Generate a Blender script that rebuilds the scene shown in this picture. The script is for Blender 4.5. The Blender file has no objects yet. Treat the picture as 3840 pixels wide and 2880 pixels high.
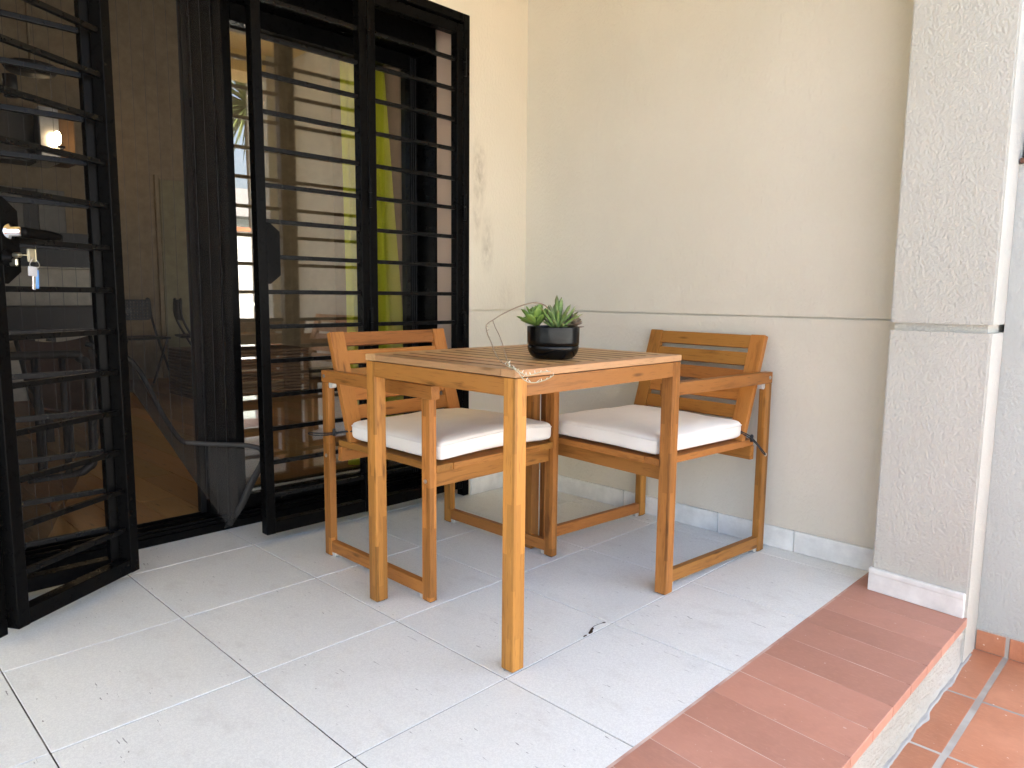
import bpy, bmesh, math, random
from mathutils import Vector, Matrix, Quaternion, noise
random.seed(7)
sc = bpy.context.scene
COL = sc.collection
PI = math.pi
R = math.radians

# ------------------------------------------------------------------ camera
cam_d = bpy.data.cameras.new('camera')
cam = bpy.data.objects.new('camera', cam_d)
COL.objects.link(cam)
r_ = Vector((0.71179476, 0.70232202, 0.00959166)); u_ = Vector((-0.09210594, 0.07979295, 0.99254702)); f_ = Vector((-0.69632228, 0.70737322, -0.12148423))
m_ = Matrix((r_, u_, -f_)).transposed().to_4x4()
m_.translation = Vector((2.3722, -2.4899, 0.8985))
cam.matrix_world = m_
cam_d.sensor_width = 36.0
cam_d.lens = 2714.24 / 3840 * 36
cam_d.clip_start = 0.02
cam_d.clip_end = 500
sc.camera = cam

# ------------------------------------------------------------------ sky and sun
SUN_EL, SUN_AZ = 52, 305          # azimuth measured from +y clockwise: the sun stands behind the house
world = bpy.data.worlds.new('World'); sc.world = world; world.use_nodes = True
wn = world.node_tree; wn.nodes.clear()
sky = wn.nodes.new('ShaderNodeTexSky'); sky.sky_type = 'NISHITA'; sky.sun_disc = False
sky.sun_elevation = R(SUN_EL); sky.sun_rotation = R(SUN_AZ)
sky.air_density = 0.8; sky.dust_density = 7.0; sky.ozone_density = 0.0
bg = wn.nodes.new('ShaderNodeBackground'); bg.inputs['Strength'].default_value = 0.15
wo = wn.nodes.new('ShaderNodeOutputWorld')
wn.links.new(sky.outputs[0], bg.inputs[0]); wn.links.new(bg.outputs[0], wo.inputs[0])
sun_d = bpy.data.lights.new('sun', 'SUN'); sun_d.energy = 2.2; sun_d.angle = R(0.5); sun_d.color = (1.0, 0.98, 0.95)
sun = bpy.data.objects.new('sun', sun_d); COL.objects.link(sun)
sd = Vector((math.sin(R(SUN_AZ)) * math.cos(R(SUN_EL)), math.cos(R(SUN_AZ)) * math.cos(R(SUN_EL)), math.sin(R(SUN_EL))))
sun.rotation_euler = sd.to_track_quat('Z', 'Y').to_euler()
sun.location = (-6, 6, 12)
vs = sc.view_settings
vs.view_transform = 'Standard'; vs.look = 'None'; vs.gamma = 1.0; vs.use_curve_mapping = False
vs.exposure = 3.1
sc.render.engine = 'CYCLES'
cy = sc.cycles
cy.use_denoising = True; cy.max_bounces = 12; cy.diffuse_bounces = 6; cy.glossy_bounces = 5; cy.transparent_max_bounces = 24
cy.sample_clamp_indirect = 8.0; cy.caustics_reflective = False; cy.caustics_refractive = False

# ------------------------------------------------------------------ material helpers
def lin(r, g, b):
    f = lambda c: (c / 255 / 12.92) if c / 255 <= 0.04045 else ((c / 255 + 0.055) / 1.055) ** 2.4
    return (f(r), f(g), f(b), 1)
class NT:
    def __init__(s, name):
        s.m = bpy.data.materials.new(name); s.m.use_nodes = True; s.t = s.m.node_tree; s.t.nodes.clear()
        s.out = s.n('ShaderNodeOutputMaterial')
    def n(s, typ, **kw):
        nd = s.t.nodes.new(typ)
        for k, v in kw.items(): setattr(nd, k, v)
        return nd
    def l(s, a, b): s.t.links.new(a, b)
    def val(s, nd, **kw):
        for k, v in kw.items(): nd.inputs[k].default_value = v
        return nd
    def bsdf(s, color=None, rough=0.6, spec=0.5, metal=0.0):
        b = s.n('ShaderNodeBsdfPrincipled')
        if color is not None: b.inputs['Base Color'].default_value = color if len(color) == 4 else (*color, 1)
        b.inputs['Roughness'].default_value = rough; b.inputs['Specular IOR Level'].default_value = spec
        b.inputs['Metallic'].default_value = metal
        s.l(b.outputs[0], s.out.inputs[0]); s.b = b; return b
    def coord(s, which='Object', scale=(1, 1, 1), rnd=False):
        tc = s.n('ShaderNodeTexCoord'); o = tc.outputs[which]
        if rnd:
            oi = s.n('ShaderNodeObjectInfo'); mu = s.n('ShaderNodeMath', operation='MULTIPLY'); mu.inputs[1].default_value = 37.0
            s.l(oi.outputs['Random'], mu.inputs[0]); ad = s.n('ShaderNodeVectorMath', operation='ADD')
            s.l(o, ad.inputs[0]); s.l(mu.outputs[0], ad.inputs[1]); o = ad.outputs[0]
        mp = s.n('ShaderNodeMapping'); mp.inputs['Scale'].default_value = scale
        s.l(o, mp.inputs[0]); return mp.outputs[0]
    def noise(s, vec, scale=5, detail=3, rough=0.5, dist=0.0):
        nd = s.n('ShaderNodeTexNoise'); s.val(nd, Scale=scale, Detail=detail, Roughness=rough, Distortion=dist)
        s.l(vec, nd.inputs['Vector']); return nd.outputs['Fac']
    def ramp(s, fac, stops):
        nd = s.n('ShaderNodeValToRGB'); cr = nd.color_ramp
        while len(cr.elements) < len(stops): cr.elements.new(0.5)
        for e, (p, c) in zip(cr.elements, stops):
            e.position = p; e.color = c if len(c) == 4 else (*c, 1)
        s.l(fac, nd.inputs[0]); return nd.outputs[0]
    def mix(s, fac, a, b, mode='MIX'):
        nd = s.n('ShaderNodeMix', data_type='RGBA', blend_type=mode)
        for v, i in ((fac, 0), (a, 6), (b, 7)):
            if hasattr(v, 'is_output'): s.l(v, nd.inputs[i])
            else: nd.inputs[i].default_value = v if not isinstance(v, tuple) or len(v) == 4 else (*v, 1)
        return nd.outputs[2]
    def math(s, op, a, b=0.0):
        nd = s.n('ShaderNodeMath', operation=op)
        for v, i in ((a, 0), (b, 1)):
            if hasattr(v, 'is_output'): s.l(v, nd.inputs[i])
            else: nd.inputs[i].default_value = v
        return nd.outputs[0]
    def bump(s, h, strength=0.3, dist=0.002, prev=None):
        nd = s.n('ShaderNodeBump'); s.val(nd, Strength=strength, Distance=dist); s.l(h, nd.inputs['Height'])
        if prev is not None: s.l(prev, nd.inputs['Normal'])
        s.l(nd.outputs[0], s.b.inputs['Normal']); return nd.outputs[0]
def G(v): return (v, v, v, 1)
def simple(name, color, rough=0.6, spec=0.5, metal=0.0, bump=0.0, bscale=200):
    k = NT(name); k.bsdf(color, rough, spec, metal)
    v = k.coord()
    n = k.noise(v, 12, 4, 0.6)
    c = color if len(color) == 4 else (*color, 1)
    d = tuple(x * 0.82 for x in c[:3]) + (1,); e = tuple(min(1, x * 1.12) for x in c[:3]) + (1,)
    k.l(k.ramp(n, [(0.3, d), (0.7, e)]), k.b.inputs['Base Color'])
    if bump: k.bump(k.noise(v, bscale, 3), bump, 0.001)
    return k.m

def mat_plaster(name, color, grain=120, strength=0.5, dist=0.002, stretch=(1, 1, 0.55), smudge=False, dirt=0.09):
    k = NT(name); k.bsdf(color, 0.85, 0.25)
    v = k.coord('Object')
    big = k.noise(v, 1.7, 4, 0.55)
    c = color
    col = k.mix(k.ramp(big, [(0.3, G(0)), (0.75, G(1))]), (c[0] * (1 - dirt), c[1] * (1 - dirt), c[2] * (1 - dirt * 1.2), 1), (*c[:3], 1))
    fine = k.noise(v, 34, 5, 0.7)
    col = k.mix(k.ramp(fine, [(0.62, G(0)), (0.8, G(0.35))]), col, (c[0] * .86, c[1] * .84, c[2] * .8, 1))
    if smudge:   # grey hand marks on the paint beside the gate
        tot = None
        for (sy, sz, ry, rz, a) in ((-.295, 1.42, .05, .18, .8), (-.245, 1.12, .045, .17, .6), (-.31, 1.22, .035, .12, .5), (-.12, .9, .06, .1, .25)):
            mp = k.n('ShaderNodeMapping'); tc = k.n('ShaderNodeTexCoord'); k.l(tc.outputs['Object'], mp.inputs[0])
            mp.inputs['Location'].default_value = (0, -sy / ry, -sz / rz); mp.inputs['Scale'].default_value = (0, 1 / ry, 1 / rz)
            g = k.n('ShaderNodeTexGradient', gradient_type='SPHERICAL'); k.l(mp.outputs[0], g.inputs[0])
            w = k.math('MULTIPLY', g.outputs['Fac'], a)
            tot = w if tot is None else k.math('MAXIMUM', tot, w)
        blot = k.ramp(k.noise(k.coord('Object', (1, 1.6, .8)), 22, 5, .65), [(0.35, G(0)), (0.7, G(1))])
        col = k.mix(k.math('MULTIPLY', tot, blot), col, lin(120, 105, 85))
    k.l(col, k.b.inputs['Base Color'])
    vs_ = k.coord('Object', stretch)
    n1 = k.noise(vs_, grain, 3, 0.55, 0.2); n2 = k.noise(vs_, grain * 0.22, 2, 0.5)
    h = k.math('ADD', n1, k.math('MULTIPLY', n2, 0.45))
    k.bump(h, strength, dist)
    return k.m
M = {}
M['wall'] = mat_plaster('painted_plaster', (0.635, 0.60, 0.51), 105, 0.8, 0.004)
M['wall_smudged'] = mat_plaster('smudged_plaster', (0.675, 0.61, 0.48), 100, 0.6, 0.0026, smudge=True)
M['rough_plaster'] = mat_plaster('rough_plaster', (0.55, 0.545, 0.50), 135, 1.0, 0.0042, stretch=(1, 1, .8), dirt=0.14)
M['rough_white'] = mat_plaster('rough_white_plaster', (0.455, 0.47, 0.445), 130, 1.0, 0.004)
M['jamb'] = mat_plaster('pink_lit_plaster', (0.66, 0.49, 0.37), 90, 0.3, 0.0015)  # pinkish light on the door reveal, put into the paint colour
M['ceiling'] = mat_plaster('cream_ceiling_paint', (0.86, 0.66, 0.28), 100, 0.2, 0.001)
M['riser'] = mat_plaster('flaking_limewash', (0.47, 0.455, 0.42), 60, 1.0, 0.008, stretch=(1, .5, 1.4), dirt=0.25)
M['mortar'] = simple('white_mortar', (0.36, 0.35, 0.325), 0.9, 0.2, bump=0.8, bscale=120)

def mat_tile():
    k = NT('pale_floor_tile'); k.bsdf((.6, .6, .6), 0.42, 0.5)
    vr = k.coord('Object', rnd=True); v = k.coord('Object')
    oi = k.n('ShaderNodeObjectInfo')
    base = k.ramp(oi.outputs['Random'], [(0, (.735, .76, .725, 1)), (1, (.775, .80, .765, 1))])
    cl = k.noise(vr, 5.0, 5, 0.6)
    col = k.mix(k.ramp(cl, [(0.32, G(0)), (0.72, G(1))]), base, (0.79, 0.81, 0.775, 1))
    # fine worm-like mottling of the glaze
    mot = k.noise(k.coord('Object', (1, 1, 1), True), 210, 2, 0.5, 1.2)
    col = k.mix(k.ramp(mot, [(0.42, G(0.0)), (0.56, G(0.42))]), col, (0.585, 0.605, 0.585, 1))
    # faint rubbed dirt and dark scuffs
    dirt = k.noise(k.coord('Object', (1, 1.7, 1), True), 9, 6, 0.7)
    col = k.mix(k.ramp(dirt, [(0.54, G(0)), (0.76, G(0.28))]), col, (0.40, 0.385, 0.35, 1))
    rot = k.n('ShaderNodeMapping'); rot.inputs['Rotation'].default_value = (0, 0, 0.9); rot.inputs['Scale'].default_value = (1, 7, 1)
    k.l(vr, rot.inputs[0])
    sc1 = k.noise(rot.outputs[0], 26, 2, 0.5, 0.3); area = k.noise(vr, 4.5, 2)
    scf = k.math('MULTIPLY', k.ramp(sc1, [(0.705, G(0)), (0.73, G(1))]), k.ramp(area, [(0.5, G(0)), (0.58, G(0.75))]))
    col = k.mix(scf, col, (0.10, 0.10, 0.10, 1))
    sp = k.noise(vr, 85, 1); col = k.mix(k.ramp(sp, [(0.82, G(0)), (0.835, G(0.8))]), col, (0.08, 0.07, 0.06, 1))
    k.l(col, k.b.inputs['Base Color'])
    k.l(k.ramp(cl, [(0.3, G(0.34)), (0.7, G(0.5))]), k.b.inputs['Roughness'])
    k.bump(mot, 0.1, 0.0006)
    return k.m
M['tile'] = mat_tile()
def mat_grout(name, a, b, lo=.45, hi=.6):
    k = NT(name); k.bsdf(a, 0.9, 0.2); v = k.coord('Object')
    n = k.noise(v, 3.2, 4, .7); n2 = k.noise(v, 160, 2)
    f = k.ramp(n, [(lo, G(0)), (hi, G(1))])
    if name == 'tile_grout':   # joints are darker out on the open floor than near the house
        sx = k.n('ShaderNodeSeparateXYZ'); k.l(v, sx.inputs[0])
        d = k.math('MULTIPLY', k.math('SUBTRACT', k.math('SUBTRACT', sx.outputs[0], sx.outputs[1]), 1.6), .75)
        f = k.math('MINIMUM', k.math('MAXIMUM', k.math('ADD', k.math('MULTIPLY', k.math('SUBTRACT', n, .5), 2.6), d), 0.0), 1.0)
    k.l(k.mix(f, a, b), k.b.inputs['Base Color']); k.bump(n2, .5, .001)
    return k.m
M['grout'] = mat_grout('tile_grout', (.36, .35, .33, 1), (.06, .055, .05, 1))
M['grout_white'] = mat_grout('pale_grout', (.44, .42, .37, 1), (.33, .30, .26, 1))
M['grout_step'] = mat_grout('step_grout', (.46, .26, .20, 1), (.62, .48, .40, 1))
M['grout_grey'] = mat_grout('grey_joint', (.25, .235, .21, 1), (.16, .15, .13, 1))

def mat_terracotta(name, c1, c2, c3, rough, speck):
    k = NT(name); k.bsdf(c1, rough, 0.4)
    vr = k.coord('Object', rnd=True); oi = k.n('ShaderNodeObjectInfo')
    n = k.noise(vr, 7, 5, .6); base = k.mix(k.ramp(n, [(.3, G(0)), (.72, G(1))]), c1, c2)
    base = k.mix(k.ramp(oi.outputs['Random'], [(0, G(0)), (1, G(.7))]), base, c3)
    hv = k.n('ShaderNodeHueSaturation'); k.l(base, hv.inputs['Color']); k.l(k.math('ADD', k.math('MULTIPLY', k.math('FRACT', k.math('MULTIPLY', oi.outputs['Random'], 5.7)), .20), .90), hv.inputs['Value']); base = hv.outputs[0]
    grm = k.noise(k.coord('Object', (1, 1, 1)), 5, 6, .7); base = k.mix(k.ramp(grm, [(.5, G(0)), (.75, G(.35))]), base, tuple(x * .62 for x in c1[:3]) + (1,))
    fine = k.noise(k.coord('Object', (1, 2.5, 1), True), 60, 3, .6)
    base = k.mix(k.ramp(fine, [(.5, G(0)), (.8, G(.3))]), base, tuple(x * 1.25 for x in c2[:3]) + (1,))
    sp = k.noise(vr, 95, 1)
    base = k.mix(k.ramp(sp, [(.765, G(0)), (.785, G(speck))]), base, (.75, .68, .58, 1))
    k.l(base, k.b.inputs['Base Color'])
    k.l(k.ramp(n, [(.3, G(rough - .06)), (.7, G(rough + .1))]), k.b.inputs['Roughness'])
    k.bump(k.noise(vr, 40, 4), .12, .0015)
    return k.m
M['step'] = mat_terracotta('red_step_tile', (.42, .20, .14, 1), (.49, .25, .18, 1), (.46, .215, .145, 1), .48, .35)
M['terra'] = mat_terracotta('terracotta_tile', (.37, .145, .072, 1), (.52, .24, .135, 1), (.45, .175, .088, 1), .42, .8)

def mat_wood(name, dark, mid, light, lam=False, gap_shade=0):
    k = NT(name); k.bsdf(mid, 0.5, 0.22)
    oi = k.n('ShaderNodeObjectInfo')
    v = k.coord('Object', (1.0, 14, 14), True); vw = k.coord('Object', (0.8, 5, 5), True)
    warp = k.noise(vw, 2.2, 3, .5)
    sc_ = k.n('ShaderNodeVectorMath', operation='SCALE'); sc_.inputs[3].default_value = 1.6
    cmb = k.n('ShaderNodeCombineXYZ'); k.l(warp, cmb.inputs[1]); k.l(warp, cmb.inputs[2]); k.l(cmb.outputs[0], sc_.inputs[0])
    ad = k.n('ShaderNodeVectorMath', operation='ADD'); k.l(v, ad.inputs[0]); k.l(sc_.outputs[0], ad.inputs[1])
    g1 = k.noise(ad.outputs[0], 3.0, 5, .6, .4)
    col = k.ramp(g1, [(.25, dark), (.45, mid), (.62, mid), (.85, light)])
    pores = k.noise(k.coord('Object', (22, 420, 420), True), 1.0, 2, .5)
    col = k.mix(k.ramp(pores, [(.60, G(0)), (.74, G(.55))]), col, tuple(x * .55 for x in dark[:3]) + (1,))
    # tone differs from board to board
    hs = k.n('ShaderNodeHueSaturation'); k.l(col, hs.inputs['Color'])
    k.l(k.math('ADD', k.math('MULTIPLY', oi.outputs['Random'], .38), .80), hs.inputs['Value'])
    k.l(k.math('ADD', k.math('MULTIPLY', k.math('FRACT', k.math('MULTIPLY', oi.outputs['Random'], 7.3)), .014), .492), hs.inputs['Hue'])
    col = hs.outputs[0]
    if lam:   # glued strips with staggered finger joints
        sx = k.n('ShaderNodeSeparateXYZ'); k.l(k.coord('Object'), sx.inputs[0])
        strip = k.math('FLOOR', k.math('DIVIDE', k.math('ADD', sx.outputs[1], sx.outputs[2]), .0155))
        seg = k.math('FLOOR', k.math('ADD', k.math('DIVIDE', sx.outputs[0], .33), k.math('ADD', k.math('MULTIPLY', strip, .37), k.math('MULTIPLY', oi.outputs['Random'], 9.0))))
        wv = k.n('ShaderNodeTexWhiteNoise', noise_dimensions='3D'); cx = k.n('ShaderNodeCombineXYZ')
        k.l(strip, cx.inputs[0]); k.l(seg, cx.inputs[1]); k.l(oi.outputs['Random'], cx.inputs[2]); k.l(cx.outputs[0], wv.inputs[0])
        h2 = k.n('ShaderNodeHueSaturation'); k.l(col, h2.inputs['Color'])
        k.l(k.math('ADD', k.math('MULTIPLY', wv.outputs['Value'], .58), .72), h2.inputs['Value'])
        col = h2.outputs[0]
    kn = k.n('ShaderNodeTexVoronoi'); kn.inputs['Scale'].default_value = 1.0; k.l(k.coord('Object', (5, 24, 24), True), kn.inputs['Vector'])
    col = k.mix(k.ramp(kn.outputs['Distance'], [(.05, G(.75)), (.16, G(0))]), col, tuple(x * .45 for x in dark[:3]) + (1,))
    if gap_shade:   # dark of the narrow gaps between slats put into the colour of their edges
        s2 = k.n('ShaderNodeSeparateXYZ'); k.l(k.coord('Object'), s2.inputs[0])
        e = k.math('DIVIDE', k.math('ABSOLUTE', s2.outputs[1]), gap_shade)
        e = k.math('ADD', e, k.math('MULTIPLY', k.math('SUBTRACT', k.noise(k.coord('Object', (6, 40, 40), True), 3, 3), .5), .12))
        col = k.mix(k.ramp(e, [(.80, G(0)), (.97, G(.85))]), col, (.075, .036, .014, 1))
    k.l(col, k.b.inputs['Base Color'])
    k.l(k.ramp(g1, [(.3, G(.36)), (.8, G(.5))]), k.b.inputs['Roughness'])
    k.bump(pores, .12, .0006)
    return k.m
M['wood'] = mat_wood('oiled_acacia', (.15, .056, .012, 1), (.35, .148, .034, 1), (.46, .21, .058, 1))
M['wood_lam'] = mat_wood('laminated_acacia', (.145, .053, .011, 1), (.34, .142, .032, 1), (.48, .22, .062, 1), True)
M['wood_top'] = mat_wood('weathered_acacia', (.30, .165, .066, 1), (.43, .255, .112, 1), (.52, .33, .155, 1))
M['wood_slat'] = mat_wood('weathered_acacia_slat', (.29, .16, .062, 1), (.43, .255, .112, 1), (.53, .335, .158, 1), gap_shade=.024)
M['oak_floor'] = mat_wood('oak_floor', (.26, .125, .04, 1), (.36, .185, .065, 1), (.44, .24, .09, 1))

def mat_black(name, c=(.0032, .0029, .0026), rough=.30, bump=.55, spec=.05):
    k = NT(name); k.bsdf(c, rough, spec); v = k.coord('Object')
    n = k.noise(v, 260, 3, .6); n2 = k.noise(v, 40, 4, .7)
    k.l(k.ramp(n2, [(.3, G(rough - .08)), (.75, G(rough + .12))]), k.b.inputs['Roughness'])
    k.l(k.mix(k.ramp(n2, [(.62, G(0)), (.8, G(.5))]), (*c, 1), (.011, .009, .0075, 1)), k.b.inputs['Base Color'])
    k.bump(n, bump, .0008); return k.m
M['iron'] = mat_black('black_painted_iron')
M['iron_bar'] = mat_black('black_painted_bar', spec=.15, bump=.8)
M['alu'] = mat_black('black_door_profile', (.0025, .0024, .0023), .3, .05)
M['dark_frame'] = simple('dark_grey_frame', (.008, .0078, .008), .4, .3)
def mat_glass():
    k = NT('tinted_glass')
    g = k.n('ShaderNodeBsdfGlossy'); g.inputs['Roughness'].default_value = .0; g.inputs['Color'].default_value = (.95, .93, .88, 1)
    t = k.n('ShaderNodeBsdfTransparent'); t.inputs['Color'].default_value = (.93, .92, .88, 1)
    lw = k.n('ShaderNodeLayerWeight')
    f5 = k.math('POWER', lw.outputs['Facing'], 4.0); fr = k.math('ADD', k.math('MULTIPLY', f5, .78), .19)
    mx = k.n('ShaderNodeMixShader'); k.l(fr, mx.inputs[0]); k.l(t.outputs[0], mx.inputs[1]); k.l(g.outputs[0], mx.inputs[2])
    k.l(mx.outputs[0], k.out.inputs[0]); return k.m
M['glass'] = mat_glass()
def mat_net(name, dens, c):
    k = NT(name)
    d = k.n('ShaderNodeBsdfDiffuse'); d.inputs['Color'].default_value = c
    t = k.n('ShaderNodeBsdfTransparent')
    v = k.coord('Object'); w = k.n('ShaderNodeTexWave', wave_type='BANDS', bands_direction='Z'); w.inputs['Scale'].default_value = 95
    k.l(v, w.inputs['Vector'])
    f = k.math('ADD', k.math('MULTIPLY', w.outputs['Fac'], .12), dens - .06)
    mx = k.n('ShaderNodeMixShader'); k.l(f, mx.inputs[0]); k.l(t.outputs[0], mx.inputs[1]); k.l(d.outputs[0], mx.inputs[2])
    k.l(mx.outputs[0], k.out.inputs[0]); return k.m
M['net'] = mat_net('insect_net', .50, (.022, .019, .016, 1))
M['net_fold'] = mat_net('folded_insect_net', .55, (.05, .046, .041, 1))
M['hem'] = simple('net_hem_tape', (.03, .027, .024), .7)
def mat_fabric(name, c, weave=900, tr=0.0):
    k = NT(name); b = k.bsdf(c, .9, .15); v = k.coord('Object')
    n = k.noise(v, 6, 4, .6)
    k.l(k.mix(k.ramp(n, [(.3, G(0)), (.75, G(1))]), tuple(x * .93 for x in c[:3]) + (1,), (*c[:3], 1)), b.inputs['Base Color'])
    b.inputs['Sheen Weight'].default_value = .15
    n2 = k.noise(v, weave, 2); n3 = k.noise(v, 28, 3)
    h = k.math('ADD', k.math('MULTIPLY', n2, .35), n3); k.bump(h, .25, .0015)
    if tr:
        t = k.n('ShaderNodeBsdfTranslucent'); t.inputs[0].default_value = (*c[:3], 1)
        mx = k.n('ShaderNodeMixShader'); mx.inputs[0].default_value = tr
        k.l(b.outputs[0], mx.inputs[1]); k.l(t.outputs[0], mx.inputs[2]); k.l(mx.outputs[0], k.out.inputs[0])
    return k.m
M['cushion'] = mat_fabric('off_white_canvas', (.86, .815, .735))
M['curtain'] = mat_fabric('lime_curtain', (.84, .88, .08), 500, .3)
M['sheer'] = mat_fabric('pale_curtain', (.55, .56, .5), 500, .35)
M['cord'] = simple('black_cord', (.012, .012, .013), .6)
M['ceramic'] = simple('black_glazed_ceramic', (.0030, .0028, .0026), .24, .2)
M['soil'] = simple('potting_soil', (.05, .032, .02), .95, .1, bump=.9, bscale=140)
M['steel'] = simple('zinc_steel', (.55, .55, .54), .3, .5, .9)
M['clip'] = simple('grey_plastic_clip', (.52, .50, .46), .4)
M['chrome'] = simple('chrome', (.75, .75, .76), .12, .5, 1.0)
M['brass'] = simple('nickel_brass', (.60, .55, .42), .3, .5, 1.0)
M['key_plastic'] = simple('clear_key_plastic', (.45, .45, .46), .25)
M['blue'] = simple('blue_key_tag', (.16, .38, .72), .4)
M['rust'] = simple('rusty_metal', (.13, .055, .03), .8, bump=.6, bscale=150)
def mat_leaf(name, base, tip, edge=None, bands=False, rough=.4):
    k = NT(name); b = k.bsdf(base, rough, .4)
    sx = k.n('ShaderNodeSeparateXYZ'); k.l(k.coord('Object'), sx.inputs[0])
    oi = k.n('ShaderNodeObjectInfo')
    n = k.noise(k.coord('Object', (1, 1, 1), True), 45, 3)
    t = k.math('MULTIPLY', sx.outputs[0], 11.5)
    col = k.ramp(k.math('ADD', t, k.math('MULTIPLY', k.math('SUBTRACT', n, .5), .25)), [(0.0, base), (.72, base), (1.0, tip)])
    hs = k.n('ShaderNodeHueSaturation'); k.l(col, hs.inputs['Color']); k.l(k.math('ADD', k.math('MULTIPLY', oi.outputs['Random'], .45), .75), hs.inputs['Value'])
    col = hs.outputs[0]
    if bands:   # raised white cross bands under the leaf
        w = k.n('ShaderNodeTexWave', wave_type='BANDS', bands_direction='X'); w.inputs['Scale'].default_value = 85; w.inputs['Distortion'].default_value = 2.5
        k.l(k.coord('Object', (1, 1, 1), True), w.inputs['Vector'])
        z = k.math('LESS_THAN', sx.outputs[2], 0.0006)
        f = k.math('MULTIPLY', k.ramp(w.outputs['Fac'], [(.62, G(0)), (.75, G(.4))]), z)
        col = k.mix(f, col, (.45, .52, .30, 1))
    k.l(col, b.inputs['Base Color'])
    b.inputs['Subsurface Weight'].default_value = .08; b.inputs['Subsurface Radius'].default_value = (.004, .006, .002)
    return k.m
M['leaf_green'] = mat_leaf('green_succulent_leaf', (.15, .235, .045, 1), (.19, .16, .06, 1), rough=.5)
M['leaf_zebra'] = mat_leaf('zebra_succulent_leaf', (.11, .19, .038, 1), (.13, .10, .045, 1), bands=True, rough=.5)
M['leaf_mauve'] = mat_leaf('mauve_succulent_leaf', (.16, .12, .085, 1), (.20, .12, .10, 1))
M['stalk'] = simple('dry_flower_stalk', (.20, .14, .085), .7)
M['stalk_pale'] = simple('pale_flower_stalk', (.42, .40, .27), .6)
M['bud'] = simple('pale_flower_bud', (.62, .60, .48), .6)
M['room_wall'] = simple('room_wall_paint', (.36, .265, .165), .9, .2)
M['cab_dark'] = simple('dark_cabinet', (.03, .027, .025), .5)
M['cab_grey'] = simple('grey_cabinet', (.20, .19, .17), .6)
M['counter'] = simple('beige_worktop', (.55, .47, .36), .5)
M['door_paint'] = simple('room_door_paint', (.32, .265, .145), .6, .3)
M['cab_brown'] = simple('brown_cabinet', (.20, .11, .045), .6)
M['pale_wood'] = simple('pale_wood_edge', (.55, .42, .28), .5)
M['leather'] = simple('brown_leather', (.09, .05, .035), .5)
M['wicker'] = simple('brown_wicker', (.15, .085, .045), .8, bump=.8, bscale=160)
M['terr_ground'] = simple('garden_paving', (.25, .285, .275), .9, .2, bump=.4, bscale=30)
M['white_wall'] = mat_plaster('white_house_paint', (.68, .715, .72), 60, .4, .003)
M['grey_roof'] = simple('grey_roof_sheet', (.22, .22, .22), .7)
M['palm'] = simple('palm_blade', (.115, .15, .04), .5)
M['bark'] = simple('palm_bark', (.12, .085, .055), .95, bump=.9, bscale=60)
def emis(name, c, s):
    k = NT(name); e = k.n('ShaderNodeEmission'); e.inputs[0].default_value = (*c, 1); e.inputs[1].default_value = s
    k.l(e.outputs[0], k.out.inputs[0]); return k.m
M['bulb'] = emis('lit_bulb', (1.0, .72, .40), 12)

# ------------------------------------------------------------------ geometry helpers
def finish(name, me, mat, parent=None, loc=None, rot=None, mw=None, smooth=False):
    if mat: me.materials.append(M[mat] if isinstance(mat, str) else mat)
    if smooth:
        for p in me.polygons: p.use_smooth = True
    o = bpy.data.objects.new(name, me); COL.objects.link(o)
    if parent: o.parent = parent
    if mw is not None: o.matrix_local = mw
    else:
        if loc is not None: o.location = loc
        if rot is not None: o.rotation_euler = rot
    return o
def from_bm(name, bm, mat, parent=None, smooth=False, **kw):
    bmesh.ops.recalc_face_normals(bm, faces=bm.faces)
    me = bpy.data.meshes.new(name); bm.to_mesh(me); bm.free()
    return finish(name, me, mat, parent, smooth=smooth, **kw)
def add_box(bm, lo, hi, bev=0.0, seg=1, rot=None, org=None):
    c = [(lo[i] + hi[i]) / 2 for i in range(3)]; s = [hi[i] - lo[i] for i in range(3)]
    mt = Matrix.Translation(c) @ Matrix.Diagonal((*s, 1))
    if rot is not None: mt = Matrix.Translation(org) @ rot.to_4x4() @ Matrix.Translation(-Vector(org)) @ mt
    r = bmesh.ops.create_cube(bm, size=1, matrix=mt)
    if bev:
        ed = list({e for v in r['verts'] for e in v.link_edges})
        bmesh.ops.bevel(bm, geom=ed, offset=bev, segments=seg, affect='EDGES', profile=.7)
def boxes(name, lst, mat, parent=None, bev=0.0, **kw):
    bm = bmesh.new()
    for lo, hi in lst: add_box(bm, lo, hi, bev)
    return from_bm(name, bm, mat, parent, **kw)
_bc = {}
def board(name, parent, lo, hi, mat='wood', bev=.0022, axis=None, seg=2):
    """one piece of timber: box whose own X runs along the grain; lo/hi in the parent's space"""
    s = [hi[i] - lo[i] for i in range(3)]; c = Vector([(lo[i] + hi[i]) / 2 for i in range(3)])
    if axis is None: axis = max(range(3), key=lambda i: s[i])
    if axis == 0: q = Matrix.Identity(3); d = (s[0], s[1], s[2])
    elif axis == 1: q = Matrix(((0, -1, 0), (1, 0, 0), (0, 0, 1))); d = (s[1], s[0], s[2])
    else: q = Matrix(((0, 0, -1), (0, 1, 0), (1, 0, 0))); d = (s[2], s[1], s[0])
    return beam(name, parent, c, q, d, mat, bev, seg)
def beam(name, parent, c, q, d, mat='wood', bev=.0022, seg=2):
    key = (tuple(round(x, 4) for x in d), mat, bev, seg)
    if key not in _bc:
        bm = bmesh.new(); add_box(bm, [-x / 2 for x in d], [x / 2 for x in d], bev, seg)
        bmesh.ops.recalc_face_normals(bm, faces=bm.faces)
        me = bpy.data.meshes.new(name); bm.to_mesh(me); bm.free(); me.materials.append(M[mat]); _bc[key] = me
    o = bpy.data.objects.new(name, _bc[key]); COL.objects.link(o)
    o.parent = parent; o.matrix_local = Matrix.Translation(c) @ q.to_4x4(); return o
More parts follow.
